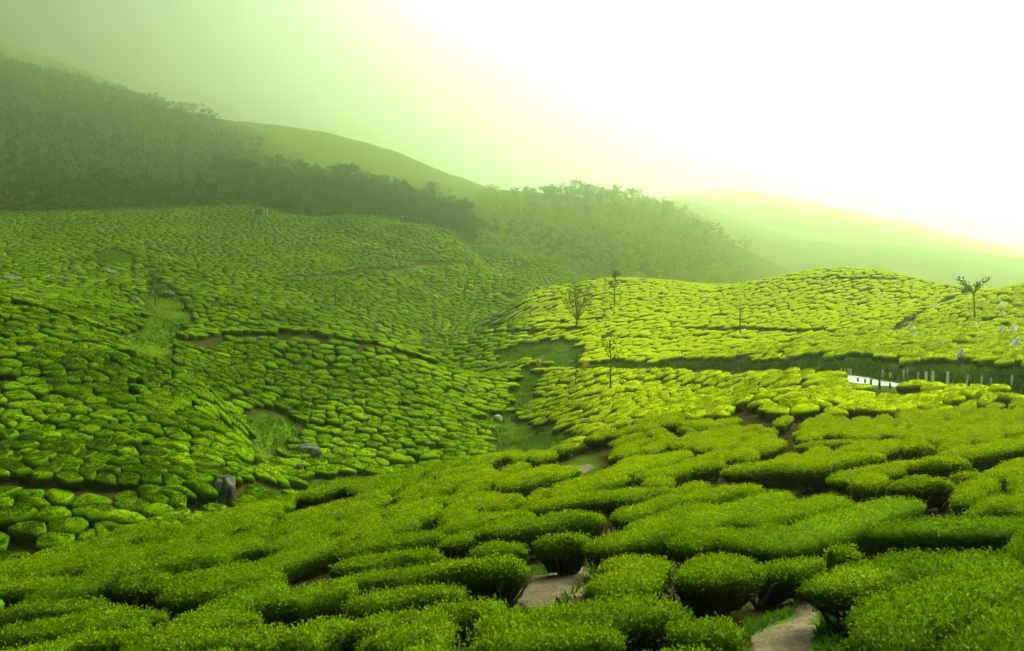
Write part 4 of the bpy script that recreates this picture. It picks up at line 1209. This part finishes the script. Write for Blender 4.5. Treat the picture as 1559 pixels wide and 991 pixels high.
# orange-flowering shrub on the bank
x, y, z = hit(893, 563, 0, 110)
sh = thing('shrub', 'small rounded orange-tinted shrub on the bank behind the tall bare tree', 'shrub', (x, y, z))
M_orange = leaf_material('orange_leaf', [(0, (.16, .10, .01)), (.5, (.40, .22, .02)), (1, (.5, .36, .03))], .6, .2, .3)
A = Acc()
for k in range(7): clump(A, np.array([rng.normal(0, .45), rng.normal(0, .4), rng.uniform(.5, 1.4)]), .5, 45, .2, .5)
T = Acc()
for k in range(5): T.tube(wander((0, 0, -.1), (rng.normal(0, .4), rng.normal(0, .4), 1), 1.1, 3, .1), [.04, .03, .02, .01], 4)
link('stem', T.build('stem', M_bark), sh); link('crown', A.build('crown', M_orange), sh, kind='stuff')

# ------------------------------------------------------------------ shed high on the left slope
x, y, z = hit(394, 329, 0, 300)
hs_ = thing('shed', 'tiny pale field shed with a flat roof below the dark grove', 'shed', (x, y, z), .2)
M_wall = rough_material('limewash', (.42, .42, .34), (.62, .62, .52), 2, bump=.1)
M_tin = rough_material('tin_roof', (.10, .11, .09), (.22, .22, .18), 3, rough=.6, bump=.1)
for px_, w_ in ((-2.2, .9), (2.0, .8), (3.4, .5)):
    wl = link('pillar', mesh('pillar', *slab(w_, .0 + 3.2, .9, 1.3), M_wall), hs_); wl.location = (px_, -1.2, 0)
wl = link('wall', mesh('wall', *slab(4.6, 2.6, .25, 1.1), M_tin), hs_); wl.location = (0, 1.0, 0)
rf = link('roof', mesh('roof', *slab(6.8, .22, 3.6, 3.05), M_tin), hs_)

# ------------------------------------------------------------------ tea pickers
M_skin = rough_material('skin', (.16, .085, .05), (.20, .11, .065), 20, rough=.6, bump=0)
M_white = rough_material('white_cloth', (.72, .72, .66), (.84, .84, .78), 6, rough=.9, bump=.3, bscale=14)
M_skirt = rough_material('skirt_cloth', (.10, .10, .13), (.18, .17, .17), 8, rough=.9, bump=.2)
def figure():
    """bent figure picking: one skinned body, facing -Y"""
    J = [(0, 0, .82), (0, -.04, 1.0), (0, -.14, 1.22), (0, -.20, 1.34), (0, -.27, 1.43), (0, -.33, 1.54),   # pelvis spine neck head
         (.10, 0, .78), (.11, -.03, .45), (.11, .03, .08), (.11, -.12, .04),
         (-.10, 0, .78), (-.12, .04, .45), (-.11, .10, .08), (-.11, -.05, .04),
         (.18, -.16, 1.28), (.24, -.30, 1.08), (.15, -.50, 1.02), (.12, -.58, 1.0),
         (-.18, -.16, 1.28), (-.24, -.28, 1.07), (-.16, -.48, .98), (-.13, -.56, .96)]
    E = [(0, 1), (1, 2), (2, 3), (3, 4), (4, 5), (0, 6), (6, 7), (7, 8), (8, 9), (0, 10), (10, 11), (11, 12), (12, 13), (2, 14), (14, 15), (15, 16), (16, 17), (2, 18), (18, 19), (19, 20), (20, 21)]
    rad_ = [.15, .13, .15, .06, .085, .07, .085, .055, .04, .03, .085, .055, .04, .03, .06, .042, .03, .025, .06, .042, .03, .025]
    for hx, side in ((17, 1), (21, -1)):                    # four fingers and a thumb
        b = np.array(J[hx])
        for q in range(4):
            J.append(tuple(b + [(-.024 + .016 * q), -.055 - .006 * (q in (1, 2)), -.015])); E.append((hx, len(J) - 1)); rad_.append(.009)
            J.append(tuple(np.array(J[-1]) + [0, -.02, -.035])); E.append((len(J) - 2, len(J) - 1)); rad_.append(.008)
        J.append(tuple(b + [-side * .04, -.02, -.02])); E.append((hx, len(J) - 1)); rad_.append(.010)
    me = bpy.data.meshes.new('body_frame'); me.from_pydata(J, E, []); me.update()
    o = bpy.data.objects.new('body_frame', me); C.objects.link(o)
    md = o.modifiers.new('skin', 'SKIN')
    sv = me.skin_vertices[0].data
    for v, r_ in zip(sv, rad_): v.radius = (r_, r_)
    sv[0].use_root = True
    o.modifiers.new('sub', 'SUBSURF').levels = 1
    dg = bpy.context.evaluated_depsgraph_get()
    bm_ = bpy.data.meshes.new_from_object(o.evaluated_get(dg))
    bpy.data.objects.remove(o); bpy.data.meshes.remove(me)
    bm_.name = 'person'
    bm_.materials.clear(); bm_.materials.append(M_skin)
    bm_.polygons.foreach_set('use_smooth', np.ones(len(bm_.polygons), bool))
    return bm_
def drape(rings, n=14, seed=0):
    """cloth: loops (cx, cy, z, rx, ry), folded at the hem"""
    V = []
    for i, (cx_, cy2, z_, rx, ry) in enumerate(rings):
        a = np.arange(n) * 2 * math.pi / n
        f = 1 + .06 * i / len(rings) * np.sin(a * 5 + seed)
        V.append(np.c_[cx_ + rx * np.cos(a) * f, cy2 + ry * np.sin(a) * f, np.full(n, z_)])
    m = len(rings)
    i = np.arange(m - 1)[:, None] * n + np.arange(n)[None]; j = np.arange(m - 1)[:, None] * n + (np.arange(n)[None] + 1) % n
    V = np.vstack(V + [[[rings[0][0], rings[0][1], rings[0][2] + .01]]])
    k = np.arange(n)
    return V, [np.stack([i, j, j + n, i + n], -1).reshape(-1, 4), np.stack([(k + 1) % n, k, np.full(n, m * n)], -1)]
BODY = figure()
SHAWL = mesh('shawl', *drape([(0, -.27, 1.66, .05, .06), (0, -.26, 1.60, .13, .14), (0, -.22, 1.48, .16, .17), (0, -.12, 1.30, .28, .24), (0, -.05, 1.10, .36, .32), (0, .02, .86, .44, .40)]), M_white, None, None, True)
SKIRT = mesh('skirt', *drape([(0, 0, 1.0, .17, .16), (0, 0, .85, .21, .20), (0, 0, .5, .27, .25), (0, 0, .16, .33, .30)], 14, 2), M_skirt, None, None, True)
first = None
for px, py, rz_, sc, lab in [
    (1545, 526, 1.2, 1.05, 'largest white-shawled picker at the right edge above the road'),
    (1462, 541, .2, .95, 'white-shawled picker nearest the road bank, above the pale posts'),
    (1383, 499, .9, .9, 'picker in white at the lower end of the slanting gap in the tea'),
    (1390, 500, 2.2, .8, 'picker bending close right of another on the slanting gap'),
    (1392, 511, 1.6, .85, 'bent picker just below the pair on the slanting gap'),
    (1433, 527, .4, .85, 'picker in white between the slanting gap and the road bank'),
    (1524, 465, 2.0, .95, 'upper picker of two in a line right of the pollarded tree'),
    (1524.5, 480, .5, .95, 'lower picker of two in a line right of the pollarded tree'),
    (1523, 504, 1.0, 1.0, 'left picker of two side by side near the right edge'),
    (1543, 503, 2.6, 1.0, 'right picker of two side by side near the right edge'),
    (1499, 497, .7, .95, 'picker in white right of the foot of the pollarded tree'),
    (1484, 494, 1.9, .8, 'bent picker hidden at the foot of the pollarded tree'),
    (1345, 450, 1.0, .9, 'lone picker in white high on the rounded sunny hill'),
    (1424, 465, 1.4, .85, 'picker on the hill slope left of the pollarded tree'),
    (1456, 443, .3, .9, 'picker near the saddle at the skyline left of the pollarded tree')]:
    x, y, z = hit(px, py, .95, 72)
    if first is None:
        p_ = link('person', BODY); link('shawl', SHAWL, p_); link('skirt', SKIRT, p_); first = p_
    else: p_ = copy_tree(first)
    p_.location, p_.rotation_euler, p_.scale = (x, y, float(zat(x, y))), (0, 0, rz_), (sc, sc, sc)
    p_['label'], p_['category'], p_['group'] = lab, 'person', 'tea pickers on the sunny slope'

# ------------------------------------------------------------------ grass and weeds
def blades(name, polys, per, l0, l1, tint, spread=.0, dens_noise=4.0, thr=-.3):
    VV, TT = [], []
    for pg in polys:
        lo, hi = pg.min(0), pg.max(0)
        n = int((hi - lo).prod() * per)
        P = lo + rng.random((n, 2)) * (hi - lo)
        P = P[inside(P, pg)]
        P = P[fbm(P[:, 0], P[:, 1], dens_noise, 61, 2) > thr]
        for dp in (dirt_near, dirt_corner, dirt_far): P = P[~inside(P, dp)]
        n = len(P)
        if not n: continue
        B = np.c_[P, zat(P[:, 0], P[:, 1])]
        D = nrm(rand_unit(n) * .7 + [0, 0, 1.0]); Wd = nrm(np.cross(D, rand_unit(n)))
        ll = rng.uniform(l0, l1, n) * (1 + .6 * fbm(P[:, 0], P[:, 1], dens_noise * .6, 62, 2))
        V, Q = cards(B, D, Wd, ll, ll * .2)
        VV.append(V); TT.append(np.repeat(tint + .25 * fbm(P[:, 0], P[:, 1], 2.5, 63, 2) + rng.normal(0, .12, n), 4))
    V = np.vstack(VV)
    return link(name, mesh(name, V, [np.arange(len(V)).reshape(-1, 4)], M_grass, None, {'tint': np.concatenate(TT)}), kind='stuff')
blades('grass', clear_polys[3:], 420, .07, .17, .45)
blades('valley_weeds', valley_polys, 11, .2, .45, .36, 0, 5.0, -.9)
# fringe of weeds on the cut bank above the road
k_ = rng.integers(0, 160, 22000)
sdv = rng.uniform(2.3, 3.9, 22000)
P = road[k_] + rn[k_] * sdv[:, None] + rng.normal(0, .35, (22000, 2))
B = np.c_[P, zat(P[:, 0], P[:, 1])]
D = nrm(rand_unit(22000) * .8 + np.c_[-rn[k_] * .5, np.full(22000, .35)]); Wd = nrm(np.cross(D, rand_unit(22000)))
V, Q = cards(B, D, Wd, rng.uniform(.2, .5, 22000), .07)
link('bank_weeds', mesh('bank_weeds', V, [Q], M_grass, None, {'tint': np.repeat(.42 + .25 * fbm(P[:, 0], P[:, 1], 4.0, 64, 2) + rng.normal(0, .1, 22000), 4)}), kind='stuff')

# fallen leaves and clods on the bare earth
VV = []
for pg, cnt in ((dirt_near, 420), (dirt_corner, 520)):
    lo, hi = pg.min(0), pg.max(0)
    P = lo + rng.random((cnt * 2, 2)) * (hi - lo); P = P[inside(P, pg)]; n = len(P)
    a = rng.uniform(0, 6.28, n)
    D = np.c_[np.cos(a), np.sin(a), rng.uniform(-.1, .3, n)]; Wd = np.c_[-np.sin(a), np.cos(a), rng.uniform(-.2, .2, n)]
    V, Q = cards(np.c_[P, zat(P[:, 0], P[:, 1]) + .075], D, Wd, rng.uniform(.03, .09, n), .014)
    VV.append(V)
V = np.vstack(VV)
link('leaf_litter', mesh('leaf_litter', V, [np.arange(len(V)).reshape(-1, 4)], M_twig), kind='stuff')

# ------------------------------------------------------------------ haze over the whole valley
m, n, l = material('haze')
o = n('ShaderNodeOutputMaterial'); v = n('ShaderNodeVolumePrincipled')
v.inputs['Color'].default_value = HAZE_COLOR + (1,)
v.inputs['Density'].default_value = HAZE_DENSITY
v.inputs['Anisotropy'].default_value = HAZE_ANISO
l(v.outputs[0], o.inputs['Volume'])
x0, x1, y0, y1 = min(XG.min(), -95) - 20, max(XG.max(), 95) + 20, -90.0, 3570.0
z0, z1 = min(ZG.min(), bz.min()) - 1.0, max(ZG.max(), 5) + 24
HV = [(x, y, z) for z in (z0, z1) for y in (y0, y1) for x in (x0, x1)]
link('haze', mesh('haze', HV, [[(0, 2, 3, 1), (4, 5, 7, 6), (0, 1, 5, 4), (2, 6, 7, 3), (0, 4, 6, 2), (1, 3, 7, 5)]], m), kind='stuff')
